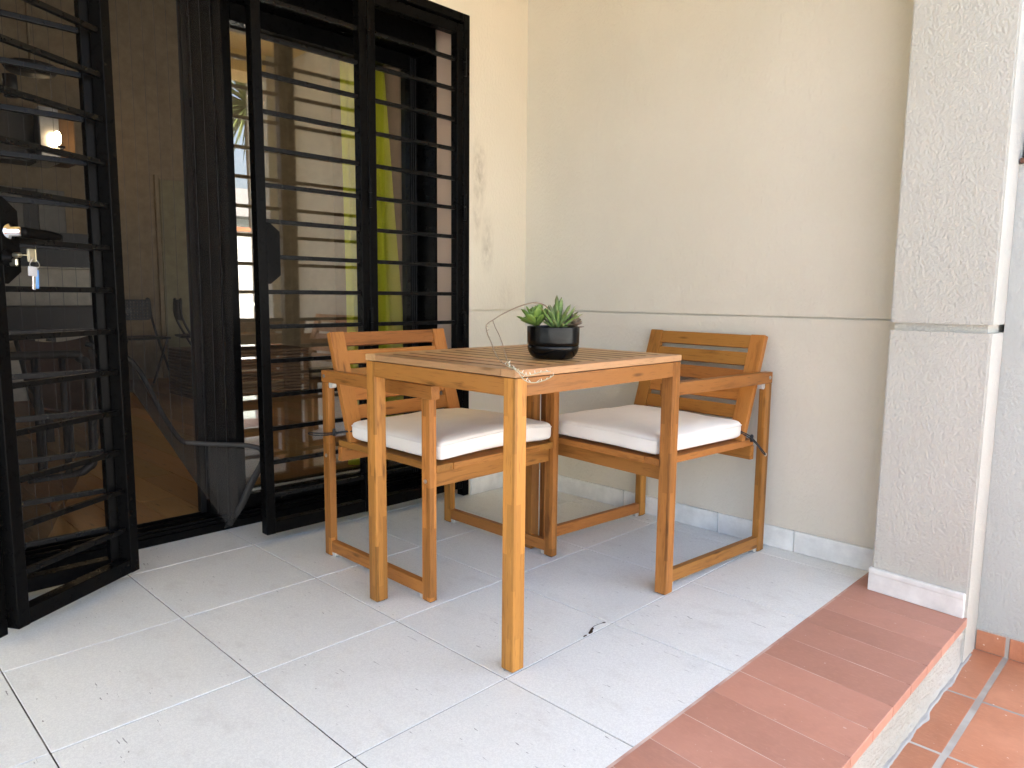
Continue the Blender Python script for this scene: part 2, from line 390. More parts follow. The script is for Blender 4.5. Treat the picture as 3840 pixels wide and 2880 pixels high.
def tube_bm(bm, pts, rad, n=6, closed=False, cap=True):
    pts = [Vector(p) for p in pts]; N = len(pts); rings = []
    up = None
    for i, p in enumerate(pts):
        a = pts[(i - 1) % N] if closed or i > 0 else p; b = pts[(i + 1) % N] if closed or i < N - 1 else p
        t = (b - a).normalized()
        if up is None: up = t.orthogonal().normalized()
        up = (up - t * up.dot(t)).normalized(); bi = t.cross(up)
        r = rad[i] if isinstance(rad, (list, tuple)) else rad
        rings.append([bm.verts.new(p + (up * math.cos(2 * PI * k / n) + bi * math.sin(2 * PI * k / n)) * r) for k in range(n)])
    for i in range(N if closed else N - 1):
        a, b = rings[i], rings[(i + 1) % N]
        for k in range(n): bm.faces.new((a[k], a[(k + 1) % n], b[(k + 1) % n], b[k]))
    if cap and not closed:
        bm.faces.new(list(reversed(rings[0]))); bm.faces.new(rings[-1])
def tube(name, pts, rad, mat, parent=None, n=6, closed=False):
    bm = bmesh.new(); tube_bm(bm, pts, rad, n, closed); return from_bm(name, bm, mat, parent, smooth=True)
def smooth_path(pts, k=4):
    P = [Vector(p) for p in pts]; out = []
    for i in range(len(P) - 1):
        a, b, c, d = P[max(i - 1, 0)], P[i], P[i + 1], P[min(i + 2, len(P) - 1)]
        for j in range(k):
            t = j / k
            out.append(.5 * ((2 * b) + (c - a) * t + (2 * a - 5 * b + 4 * c - d) * t * t + (3 * b - a - 3 * c + d) * t ** 3))
    out.append(P[-1]); return out
def lathe(name, prof, mat, parent=None, n=40, loc=None, smooth=True):
    bm = bmesh.new(); rings = []
    for r, z in prof:
        rings.append([bm.verts.new((r * math.cos(2 * PI * k / n), r * math.sin(2 * PI * k / n), z)) for k in range(n)] if r > 1e-6 else [bm.verts.new((0, 0, z))])
    for a, b in zip(rings, rings[1:]):
        for k in range(n):
            q = [a[k % len(a)], a[(k + 1) % len(a)], b[(k + 1) % len(b)], b[k % len(b)]]
            q = list(dict.fromkeys(q))
            if len(q) > 2: bm.faces.new(q)
    return from_bm(name, bm, mat, parent, smooth=smooth, loc=loc)
def empty(name, loc=(0, 0, 0), rz=0.0):
    o = bpy.data.objects.new(name, None); COL.objects.link(o); o.location = loc; o.rotation_euler = (0, 0, rz); o.empty_display_size = .1
    return o
def tag(o, label=None, cat=None, group=None, kind=None):
    if label: o['label'] = label
    if cat: o['category'] = cat
    if group: o['group'] = group
    if kind: o['kind'] = kind
    return o

# ------------------------------------------------------------------ patio floor
floor = boxes('patio_floor', [((-.32, -4.6, -.12), (1.6, .0, -.0028))], 'grout'); tag(floor, kind='structure')
XB = [-.32, -.0475, .3796, .8067, 1.2338, 1.6044]
YB = [-2.596 + .4166 * j for j in range(-4, 7)] + [0.0]
g_ = .0016
for i in range(5):
    for j in range(len(YB) - 1):
        lo = [XB[i] + g_, YB[j] + g_, -.011]; hi = [XB[i + 1] - g_, YB[j + 1] - g_, 0]
        if i == 0:
            if hi[1] < -2.29 or lo[1] > -.36: continue
            lo[1] = max(lo[1], -2.29); hi[1] = min(hi[1], -.365); lo[0] = -.31
        if hi[1] - lo[1] < .02: continue
        dz = random.uniform(-.0006, .0002)
        beam('floor_tile', floor, Vector(((lo[0] + hi[0]) / 2, (lo[1] + hi[1]) / 2, (lo[2] + hi[2]) / 2 + dz)), Matrix.Identity(3), (hi[0] - lo[0], hi[1] - lo[1], hi[2] - lo[2]), 'tile', .0012, 1)
# chipped tile corner with missing glaze
def flat_patch(name, pts, z, mat, parent, th=.0012):
    bm = bmesh.new(); vs_ = [bm.verts.new((x, y, z)) for x, y in pts]; f = bm.faces.new(vs_)
    r = bmesh.ops.extrude_face_region(bm, geom=[f]); bmesh.ops.translate(bm, vec=(0, 0, -th), verts=[v for v in r['geom'] if isinstance(v, bmesh.types.BMVert)])
    return from_bm(name, bm, mat, parent)
flat_patch('chip', [(1.212, -.990), (1.217, -1.004), (1.226, -1.024), (1.2316, -1.026), (1.2316, -1.014), (1.229, -1.008), (1.2225, -1.001), (1.219, -.991)], .0008, 'soil', floor)
flat_patch('chip', [(1.2285, -1.036), (1.2275, -1.044), (1.230, -1.051), (1.2318, -1.050), (1.2318, -1.037)], .0008, 'soil', floor)
flat_patch('chip', [(1.2145, -.941), (1.2135, -.947), (1.2175, -.946), (1.2195, -.940)], .0008, 'soil', floor)
tube('crack', [(1.2185, -.937, .0001), (1.2155, -.948, .0001), (1.2115, -.966, .0001), (1.2105, -.980, .0001), (1.213, -.992, .0001)], .0005, 'soil', floor, 4)

# ------------------------------------------------------------------ red tiled step
SK = .1                                                 # the step's tiles run slightly askew to the wall
step = boxes('step', [((1.6005, -4.6, -.145), (1.911, -.001, .0005))], 'grout_step'); tag(step, kind='structure')
def skew_tile(y0, y1, x1=1.9225):
    bm = bmesh.new(); x0 = 1.6075; dy = -.028 * (x1 - x0) / .315
    g = random.uniform(.0009, .0013); z1 = random.uniform(-.0003, .0003) + .001; z0 = -.024
    P = [(x0, y0 + g), (x1, y0 + dy + g), (x1, y1 + dy - g), (x0, y1 - g)]
    a = [bm.verts.new((x, y, z0)) for x, y in P]; b = [bm.verts.new((x, y, z1)) for x, y in P]
    bm.faces.new(a[::-1]); bm.faces.new(b)
    for k in range(4): bm.faces.new((a[k], a[(k + 1) % 4], b[(k + 1) % 4], b[k]))
    bmesh.ops.bevel(bm, geom=[e for e in bm.edges if all(v.co.z > -.01 for v in e.verts)], offset=.0007, segments=1, affect='EDGES')
    bmesh.ops.translate(bm, vec=(-1.765, -(y0 + y1) / 2, 0), verts=bm.verts)
    from_bm('step_tile', bm, 'step', step, loc=(1.765, (y0 + y1) / 2, 0))
y = -.152
skew_tile(-.152, -.006, 1.668)
while y > -4.4:
    skew_tile(y - .1275, y); y -= .1275
boxes('grey_joint', [((1.6005, -4.55, -.006), (1.609, -.14, -.0002))], 'grout_grey', step)
# uneven limewashed riser
bm = bmesh.new(); ny, nz = 420, 8; grid = []
for a in range(ny + 1):
    yy = -4.4 + a * (4.3 / ny); row = []
    for b in range(nz + 1):
        zz = -.150 + b * .128 / nz
        n1 = noise.noise((yy * 14, zz * 30, 1)) * .0035 + noise.noise((yy * 55, zz * 70, 7)) * .0016
        flare = max(0, (1 - b / 3.0)) ** 2 * (.010 + .012 * max(0, noise.noise((yy * 9, 3, 2)) + .25))
        row.append(bm.verts.new((1.9145 + n1 + flare, yy, zz)))
    grid.append(row)
for a in range(ny):
    for b in range(nz): bm.faces.new((grid[a][b], grid[a + 1][b], grid[a + 1][b + 1], grid[a][b + 1]))
from_bm('riser', bm, 'riser', step, smooth=True)
# ragged mortar smears at its foot
bm = bmesh.new(); ring = []
for a in range(300):
    yy = -2.6 + a * (2.5 / 299)
    w = .008 + .03 * max(0, noise.noise((yy * 6.5, 1.3, 4)) - .12) + .010 * max(0, noise.noise((yy * 17, 8, 1))) + .002 * noise.noise((yy * 60, 2, 2))
    ring.append((yy, max(.006, w)))
P0 = [bm.verts.new((1.914, yy, -.1325)) for yy, w in ring]; P1 = [bm.verts.new((1.919 + w * .6, yy, -.1335)) for yy, w in ring]; P2 = [bm.verts.new((1.919 + w, yy, -.1375)) for yy, w in ring]
for a in range(299):
    bm.faces.new((P0[a], P0[a + 1], P1[a + 1], P1[a])); bm.faces.new((P1[a], P1[a + 1], P2[a + 1], P2[a]))
from_bm('mortar_smear', bm, 'mortar', step)

# ------------------------------------------------------------------ lower terracotta floor and garden ground
low = boxes('lower_floor', [((1.905, -4.6, -.22), (4.3, 0.0, -.1373))], 'grout_white'); tag(low, kind='structure')
xs = [1.908, 1.9965] + [2.0095 + .321 * k for k in range(0, 8)]
cols = [(1.915, 1.9945)] + [(2.008 + .321 * k, 2.008 + .321 * k + .312) for k in range(7)]
ys = [-.047 - .3215 * k for k in range(0, 14)]
for (xa, xb) in cols:
    for k in range(len(ys) - 1):
        bm = bmesh.new(); add_box(bm, (xa - (xa + xb) / 2, -.157, -.008), (xb - (xa + xb) / 2, .157, 0), .0025, 2)
        from_bm('terracotta_tile', bm, 'terra', low, loc=((xa + xb) / 2, (ys[k] + ys[k + 1]) / 2, -.1365 + random.uniform(-.0006, .0006)))
gr = boxes('garden_ground', [((-40, -60, -.5), (60, 60, -.225))], 'terr_ground'); tag(gr, kind='structure')

# ------------------------------------------------------------------ walls
house = empty('house_wall')
tag(house, 'cream painted house wall holding the black gate, with grey smudges beside it', 'wall')
OY0, OY1, OZ = -2.292, -.354, 2.056
boxes('plaster', [((-.45, OY1, -.05), (0, 0, .8275)), ((-.45, OY1 + .0002, .8275), (-.011, 0, .8345)), ((-.45, OY1, .8345), (0, 0, 2.45)),
                  ((-.45, OY0, OZ), (0, OY1, 2.45)), ((-.45, -4.6, -.05), (0, OY0, 2.45))], 'wall_smudged', house)
boxes('jamb', [((-.195, -.3705, 0), (-.043, -.3542, 2.04))], 'jamb', house)
boxes('jamb', [((-.195, OY0, 0), (-.043, OY0 + .016, 2.04))], 'jamb', house)
boxes('skirting_tile', [((.0002, -.347, .0005), (.011, -.0125, .083))], 'white_wall', house, bev=.002)
side = empty('side_wall')
tag(side, 'pale plastered wall behind the right chair, with one horizontal groove', 'wall')
boxes('plaster', [((-.45, 0, -.05), (1.66, .2, .8295)), ((-.45, .012, .8295), (1.66, .2, .8355)), ((-.45, 0, .8355), (1.66, .2, 2.45))], 'wall', side)
M['skirt'] = simple('white_skirting_glaze', (.72, .73, .70), .35, .5)
house.children[-1].data.materials[0] = M['skirt']
sj = [.012, .17, .606, 1.047, 1.344, 1.648]
for a, b in zip(sj, sj[1:]):
    bm = bmesh.new(); add_box(bm, (-(b - a) / 2 + .0011, -.011, .0005), ((b - a) / 2 - .0011, -.0002, .062 + .012), .0035, 2)
    add_box(bm, (-(b - a) / 2 + .0014, -.0125, .06), ((b - a) / 2 - .0014, -.0003, .078), .003, 2)
    from_bm('skirting_tile', bm, 'skirt', side, loc=((a + b) / 2, 0, 0))
def prism(bm, foot, z0, z1):
    a = [bm.verts.new((x, y, z0)) for x, y in foot]; b = [bm.verts.new((x, y, z1)) for x, y in foot]
    bm.faces.new(a[::-1]); bm.faces.new(b); n = len(foot)
    for k in range(n): bm.faces.new((a[k], a[(k + 1) % n], b[(k + 1) % n], b[k]))
pillar = empty('pillar', (1.655, -.16, 0))
tag(pillar, 'rough plastered pillar at the end of the red step, with a recessed band', 'pillar')
PF = [(0, 0), (.2665, -.026), (.2665, .26), (0, .26)]; PI_ = [(.010, .015), (.2525, -.009), (.2525, .25), (.010, .25)]
bm = bmesh.new(); prism(bm, PF, -.16, .8075); prism(bm, PI_, .8075, .8305); prism(bm, PF, .8305, 2.45)
ed = [e for e in bm.edges if abs(e.verts[0].co.z - e.verts[1].co.z) > .3]
bmesh.ops.bevel(bm, geom=ed, offset=.005, segments=2, affect='EDGES')
from_bm('plaster', bm, 'rough_plaster', pillar)
bm = bmesh.new()
an = math.atan2(-.026, .2665); rt = Matrix.Rotation(an, 3, 'Z')
add_box(bm, (-.004, -.0125, .002), (.262, -.0005, .060), .002, 2); add_box(bm, (-.004, -.0150, .056), (.262, -.0006, .074), .0055, 3)
from_bm('skirting_tile', bm, 'skirt', pillar, rot=(0, 0, an))
rec = empty('garden_wall', (1.9215, -.045, -.14))
tag(rec, 'rough white outer wall beyond the pillar, with terracotta tiles at its foot', 'wall')
boxes('plaster', [((.0005, 0, -.02), (.28, .2, 1.412)), ((.25, 0, 1.412), (.28, .2, 2.2999)), ((.0005, .0, 2.3), (.28, .2, 2.59))], 'rough_white', rec)
for a, b in ((.003, .0755), (.086, .40)):
    from_bm('skirting_tile', (lambda bm: (add_box(bm, (a, -.0085, .0045), (min(b, .28), -.0002, .0645), .0015), bm)[1])(bmesh.new()), 'terra', rec)
boxes('skirting_joint', [((.0005, -.0045, .0), (.28, -.0001, .068))], 'grout_white', rec)
win = empty('window', (1.9215, -.045, 1.272))
tag(win, 'dark window with rusty sill at the right edge beyond the pillar', 'window')
boxes('sill', [((.004, -.012, .0005), (.248, .10, .014))], 'rust', win)
boxes('frame', [((.004, .03, .0145), (.04, .08, .886)), ((.04, .03, .0145), (.248, .08, .05))], 'dark_frame', win)
boxes('pane', [((.04, .05, .05), (.248, .056, .886))], 'glass', win)
boxes('back_panel', [((.002, .16, .0145), (.2495, .17, .886))], 'cab_dark', win)
# porch roof
roof = empty('porch_roof', (0, -2.2, 2.45))
tag(roof, 'cream porch ceiling with a deep front beam above the patio', 'roof')
boxes('ceiling', [((-.45, -2.6, .0005), (2.05, 2.4, .16))], 'ceiling', roof)
boxes('front_beam', [((1.66, -2.6, -.13), (1.915, 2.1, -.0002))], 'ceiling', roof)
boxes('eave', [((1.95, -2.6, -.03), (2.12, 2.4, -.0004))], 'white_wall', roof)
upper = boxes('shading_storey', [((-5.4, -4.6, 3.93), (-.05, 2.6, 6.2)), ((-.355, -4.6, 2.62), (-.05, 2.6, 3.9299))], 'white_wall')  # unseen block, added tall enough to keep the sun off the patio
tag(upper, 'plain pale unseen block above the porch roof, added to shade the patio', 'building')

# ------------------------------------------------------------------ room behind the doors
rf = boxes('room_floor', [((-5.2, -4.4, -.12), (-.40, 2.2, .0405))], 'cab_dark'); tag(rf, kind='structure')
k = 0
yy = -2.35
while yy < .6:
    x = -.402 - (0 if k % 2 else .0)
    first = [.5, .9, .3, .7][k % 4]
    while x > -5.1:
        x2 = max(x - first, -5.15); first = 1.1
        board('floor_plank', rf, (x2 + .0008, yy + .0008, .0406), (x - .0008, yy + .1392, .0505), 'oak_floor', .0012, 0, 1); x = x2
    yy += .14; k += 1
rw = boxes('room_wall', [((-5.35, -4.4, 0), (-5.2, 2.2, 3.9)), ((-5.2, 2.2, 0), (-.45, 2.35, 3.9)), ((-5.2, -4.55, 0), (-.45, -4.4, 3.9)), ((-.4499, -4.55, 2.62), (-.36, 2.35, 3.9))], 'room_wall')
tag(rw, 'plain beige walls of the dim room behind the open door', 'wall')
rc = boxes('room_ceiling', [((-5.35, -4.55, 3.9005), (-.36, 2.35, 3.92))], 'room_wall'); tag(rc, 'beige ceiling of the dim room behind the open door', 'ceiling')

# sliding door
door = empty('sliding_door', (-.30, -1.32, 0))
tag(door, 'black glazed sliding door standing behind the barred gate', 'door')
D_ = lambda x, y, z: (x + .30, y + 1.32, z)
def dbox(name, lst, mat, parent=door, bev=.0015):
    return boxes(name, [(D_(*a), D_(*b)) for a, b in lst], mat, parent, bev)
dbox('door_frame', [((-.42, OY0 + .017, 1.95), (-.20, -.3715, 2.0555)), ((-.42, -.3815, .002), (-.197, -.3548, 1.9495)), ((-.42, OY0 + .001, .002), (-.197, OY0 + .06, 1.9495)),
                    ], 'alu')
dbox('threshold', [((-.40, OY0 + .062, .0005), (-.277, -.3825, .030)), ((-.40, OY0 + .062, .0302), (-.285, -.3825, .044)), ((-.395, OY0 + .062, .0442), (-.385, -.3825, .056)), ((-.345, OY0 + .062, .0442), (-.337, -.3825, .056)), ((-.30, OY0 + .062, .0442), (-.292, -.3825, .054))], 'alu', bev=.001)
# fixed glazed panel
pn = dbox('door_panel', [((-.352, -1.385, .058), (-.318, -1.242, 1.9495)), ((-.352, -.425, .058), (-.318, -.382, 1.9495)), ((-.352, -1.241, .058), (-.318, -.426, .108)), ((-.352, -1.241, 1.885), (-.318, -.426, 1.9495))], 'alu')
gl = boxes('pane', [((-.003, -.409, .107), (.003, .409, 1.886))], 'glass', pn)
gl.location = D_(-.335, -.8335, 0); gl.rotation_euler = (0, 0, -.0185)
pn2 = dbox('door_panel', [((-.398, -1.40, .058), (-.366, -1.33, 1.9495)), ((-.398, -.415, .058), (-.366, -.383, 1.9495)), ((-.398, -1.329, .058), (-.366, -.416, .12)), ((-.398, -1.329, 1.885), (-.366, -.416, 1.9495))], 'dark_frame')

for (yy, w) in ((-.395, .003), (-.408, .002), (-.419, .002)):
    dbox('seal', [((-.3179, yy - w, .06), (-.3135, yy + w, 1.94))], 'dark_frame', bev=.001)
# insect screen
scr = empty('insect_screen', (-.235, -1.76, .03))
tag(scr, 'pleated dark insect screen with its lower corner folded up over the doorway', 'insect screen')
def sheet(name, f, nu, nv, mat, parent, th=.0):
    bm = bmesh.new(); g = [[bm.verts.new(f(a / nu, b / nv)) for b in range(nv + 1)] for a in range(nu + 1)]
    for a in range(nu):
        for b in range(nv): bm.faces.new((g[a][b], g[a + 1][b], g[a + 1][b + 1], g[a][b + 1]))
    return from_bm(name, bm, mat, parent)
def interp(x, pts):
    for (a, p), (b, q) in zip(pts, pts[1:]):
        if x <= b: return p + (q - p) * max(0, (x - a)) / (b - a)
    return pts[-1][1]
low_edge = [(-2.23, .10), (-1.95, .10), (-1.80, .36), (-1.70, .57), (-1.655, .56), (-1.36, .02), (-1.27, .05)]
def netf(u, v):
    n = 24 * 2; y = -2.23 + u * .915; z0 = interp(y, low_edge); z = z0 + (1.955 - z0) * v
    x = (-.006 if round(u * 48) % 2 else .006) * (.5 + .5 * v)
    return (x + .012 * math.sin(y * 5 + z * 2), y + 1.76, z - .03)
sheet('net', netf, 48, 14, 'net', scr)
up_edge = [(-1.80, .72), (-1.654, .662), (-1.565, .473), (-1.506, .371), (-1.47, .36), (-1.30, .345), (-1.20, .33)]
def foldf(u, v):
    y = -1.78 + u * .50; zu = interp(y, up_edge); zl = min(zu - .015, interp(y, [(-1.78, .45), (-1.70, .57), (-1.648, .553), (-1.346, .015), (-1.25, .24)]))
    z = zl + (zu - zl) * v
    t = max(0, (y + 1.50) / .21); t = min(t, 1.1)
    x = -.27 + .17 * t * t * (.35 + .65 * v) + .02 * math.sin(v * 3.1) + .006 * math.sin(y * 40)
    return (x + .235, y + 1.76, z - .03)
sheet('folded_corner', foldf, 40, 10, 'net_fold', scr)
N_ = lambda x, y, z: (x + .235, y + 1.76, z - .03)
bm = bmesh.new()
tube_bm(bm, [N_(*p) for p in smooth_path([(-.258, -1.79, .73), (-.258, -1.654, .665), (-.258, -1.565, .476), (-.256, -1.510, .378), (-.235, -1.475, .362), (-.18, -1.39, .353), (-.115, -1.334, .352), (-.072, -1.292, .34)])], .009, 6)
from_bm('hem', bm, 'hem', scr, smooth=True)
bm = bmesh.new(); hp = smooth_path([(-.072, -1.292, .34), (-.07, -1.284, .305), (-.13, -1.305, .21), (-.20, -1.321, .101), (-.275, -1.340, .010)])
pv = None
for i, p in enumerate(hp):
    a = bm.verts.new(N_(p.x + .006, p.y + .014, p.z + .004)); b = bm.verts.new(N_(p.x - .004, p.y - .014, p.z - .004))
    if pv: bm.faces.new((pv[0], a, b, pv[1]))
    pv = (a, b)
o = from_bm('hem', bm, 'hem', scr, smooth=True); sm = o.modifiers.new('thick', 'SOLIDIFY'); sm.thickness = .004
boxes('side_rail', [(N_(-.262, -1.338, .05), N_(-.244, -1.318, 1.948))], 'alu', scr)
bm = bmesh.new()
for k in range(1, 24):
    u = k / 24; tube_bm(bm, [(lambda p: (p[0] + .002, p[1], p[2]))(netf(u, v / 8)) for v in range(9)], .0007, 4)
from_bm('pleat_edge', bm, 'cord', scr)

# ------------------------------------------------------------------ folding iron gate
gate = empty('folding_gate', (0, -1.32, 0))
tag(gate, 'black iron security gate of four barred folding leaves, one swung open', 'gate')
gg = lambda a: (a[0], a[1] + 1.32, a[2])
boxes('gate_frame', [(gg((-.04, -.3868, .004)), gg((.003, -.3535, 2.056))), (gg((-.04, OY0, .004)), gg((.003, OY0 + .033, 2.056))), (gg((-.04, OY0 + .0332, 2.022)), gg((.003, -.387, 2.056)))], 'iron', gate, bev=.002)
BZ = [1.872 - .1212 * k for k in range(0, 15)] 
BARZ = [z for z in ([1.993] + BZ) if z > .12][1:]
lf_mats = []
def leaf(origin, X, w, keeper=False, lock=False):
    q = Matrix((X, Vector((0, 0, 1)).cross(X), (0, 0, 1))).transposed().to_4x4(); q.translation = Vector(origin) - Vector((0, -1.32, 0))
    s = .0345; d = .040
    st = [((0, 0, .038), (s, d, 2.012)), ((w - s, 0, .038), (w, d, 2.012)), ((s, .0005, .039), (w - s, d - .0005, .083)), ((s, .0005, 1.972), (w - s, d - .0005, 2.0115))]
    if lock: st = [((.031, 0, .038), (.031 + s, d, 2.012)), ((0, .034, .022), (.0305, .039, 2.0))] + st[1:2] + [((.031 + s, .0005, .039), (w - s, d - .0005, .083)), ((.031 + s, .0005, 1.972), (w - s, d - .0005, 2.0115))]
    lf = boxes('gate_leaf', st, 'iron', gate, bev=.0018); lf.matrix_local = q
    lf_mats.append(Matrix.Translation((0, -1.32, 0)) @ q)
    x0 = s + (.031 if lock else 0)
    for z in BARZ:
        board('bar', lf, (x0 - .001, .011, z - .0075), (w - s + .001, .026, z + .0075), 'iron_bar', .002, 0)
    if keeper or lock:
        bm = bmesh.new(); zc = 1.035 if not lock else 1.02; e = .046
        p = [(x0 - .004, zc - .105), (x0 + .008, zc - .105), (x0 + e, zc - .075), (x0 + e, zc + .075), (x0 + .008, zc + .105), (x0 - .004, zc + .105)]
        a = [bm.verts.new((x, -.0015, z)) for x, z in p]; b = [bm.verts.new((x, .034, z)) for x, z in p]
        bm.faces.new(a); bm.faces.new(b[::-1])
        for k in range(6): bm.faces.new((a[k], b[k], b[(k + 1) % 6], a[(k + 1) % 6]))
        bmesh.ops.bevel(bm, geom=bm.edges[:], offset=.001, segments=1, affect='EDGES')
        from_bm('lock_case', bm, 'iron', lf)
    return lf
l1 = leaf((0.0, -.8635, 0), Vector((0, 1, 0)), .4755)
l2 = leaf((0.0, -1.318, 0), Vector((0, 1, 0)), .4525, keeper=True)
l3 = leaf((-.002, -2.2575, 0), Vector((0, 1, 0)), .4675)
e4 = Vector((.524, -.852, 0)).normalized(); a4 = Vector((.022, -1.752, 0))
l4 = leaf(a4 + e4 * .458, -e4, .458, lock=True); l4_mat = lf_mats[-1]
for (yy, zs) in ((-.3870, (.77, 1.27, 1.86)), (-.8650, (.79, 1.28, 1.865)), (-2.258, (.77, 1.27, 1.86)), (-1.772, (.79, 1.28, 1.865))):
    for z in zs:
        bm = bmesh.new(); yl = yy + 1.32
        tube_bm(bm, [(.0085, yl, z - .055), (.0085, yl, z - .001)], .0075, 10); tube_bm(bm, [(.0085, yl, z + .001), (.0085, yl, z + .055)], .0075, 10)
        add_box(bm, (.0032, yl - .018, z + .01), (.0062, yl - .002, z + .05), .0008)
        from_bm('hinge', bm, 'iron', gate, smooth=False)
# lever handle and lock on the open leaf (leaf space: x along the leaf, -y to the viewer)
hd = lathe('handle', [(0, .0), (.017, 0), (.019, -.004), (.019, -.012), (.0115, -.013), (.0115, -.040), (.0, -.040)], 'chrome', l4, 24)
hd.matrix_local = Matrix.Translation((.078, -.002, 1.042)) @ Matrix.Rotation(PI / 2, 4, 'X') @ Matrix.Rotation(PI, 4, 'X')
hd.matrix_local = Matrix.Translation((.078, -.002, 1.042)) @ Matrix.Rotation(PI / 2, 4, 'X') @ Matrix.Scale(-1, 4, (0, 0, 1))
bm = bmesh.new(); prv = None
for t, hh, tk in ((0, .012, .010), (.15, .0125, .009), (.5, .0125, .006), (.8, .011, .005), (.95, .008, .005), (1.0, .0075, .004)):
    x = .004 + t * .122; zc = -.001 - .004 * t
    ring = [bm.verts.new((x, -.034 + a * tk, zc + b * hh)) for a, b in ((-1, -.6), (-1, .6), (-.5, 1), (.5, 1), (1, .6), (1, -.6), (.5, -1), (-.5, -1))]
    if prv:
        for k in range(8): bm.faces.new((prv[k], prv[(k + 1) % 8], ring[(k + 1) % 8], ring[k]))
    else: bm.faces.new(ring)
    prv = ring
bm.faces.new(prv[::-1])
lv = from_bm('lever', bm, 'iron', l4, smooth=True, loc=(.078, -.002, 1.042))
ro = lathe('lock_cylinder', [(0, 0), (.021, 0), (.021, .003), (.012, .004), (.011, .013), (0, .013)], 'iron', l4, 24)
ro.matrix_local = Matrix.Translation((.076, -.002, .978)) @ Matrix.Rotation(PI / 2, 4, 'X')
lb = boxes('lock_body', [((.0735, -.028, .958), (.0825, -.004, .977))], 'brass', l4, bev=.003)
# keys hanging from the lock
kw = l4_mat
key = empty('key_bunch'); key.matrix_world = kw @ Matrix.Translation((.078, -.03, .985))
tag(key, 'bunch of keys with a blue tag hanging from the lock of the open leaf', 'keys')
bm = bmesh.new(); tube_bm(bm, [(0, .012, 0), (0, -.006, 0)], .0062, 12)
add_box(bm, (-.004, -.022, -.0012), (.008, -.004, .0012), .0005)
from_bm('key_shank', bm, 'brass', key)
bm = bmesh.new(); add_box(bm, (.004, -.026, -.016), (.026, -.0225, .016), .004, 2); from_bm('key_bow', bm, 'brass', key)
bm = bmesh.new(); tube_bm(bm, [(.020 + .012 * math.cos(t), -.026 + .004 * math.sin(2 * t), -.018 + .013 * math.sin(t)) for t in [2 * PI * i / 24 for i in range(24)]], .0009, 5, True)
from_bm('key_ring', bm, 'steel', key, smooth=True)
bm = bmesh.new(); add_box(bm, (.002, -.030, -.050), (.026, -.0265, -.026), .003, 2); o = from_bm('key_head', bm, 'key_plastic', key); o.rotation_euler = (0, .08, 0)
bm = bmesh.new(); add_box(bm, (.014, -.0295, -.083), (.0225, -.0272, -.048), .0012, 1)
for i in range(5): add_box(bm, (.0125, -.0292, -.080 + i * .006), (.0142, -.0275, -.0775 + i * .006), .0003)
o = from_bm('key_blade', bm, 'chrome', key); o.rotation_euler = (0, .08, 0)
bm = bmesh.new(); add_box(bm, (.0235, -.0265, -.080), (.0315, -.0235, -.034), .0036, 3); o = from_bm('key_tag', bm, 'blue', key); o.rotation_euler = (0, .05, 0)

# ------------------------------------------------------------------ curtain
cur = empty('curtain', (-.52, -.55, .08))
tag(cur, 'lime green curtain behind the glass door, flaring out towards its hem', 'curtain')
def curt(ya, yb0, yb1, ph):
    def f(u, v):
        z = .02 + 2.0 * v
        yb = yb1 + (yb0 - yb1) * v ** 1.05; y = ya + (yb - ya) * u
        x = .035 * math.sin(u * 6.5 * PI + ph) * (.35 + .65 * (1 - v)) + .01 * math.sin(v * 5 + u * 9)
        return (x, y + .55, z)
    return f
o = sheet('drape', curt(-.648, -.45, -.275, 0), 60, 26, 'curtain', cur)
for p in o.data.polygons: p.use_smooth = True
o = sheet('sheer', curt(-.60, -.555, -.52, 1.2), 16, 20, 'sheer', cur); o.location = (.055, 0, 0)
for p in o.data.polygons: p.use_smooth = True
boxes('rail', [((-.12, -.2, 2.02), (.0, .45, 2.035))], 'dark_frame', cur)

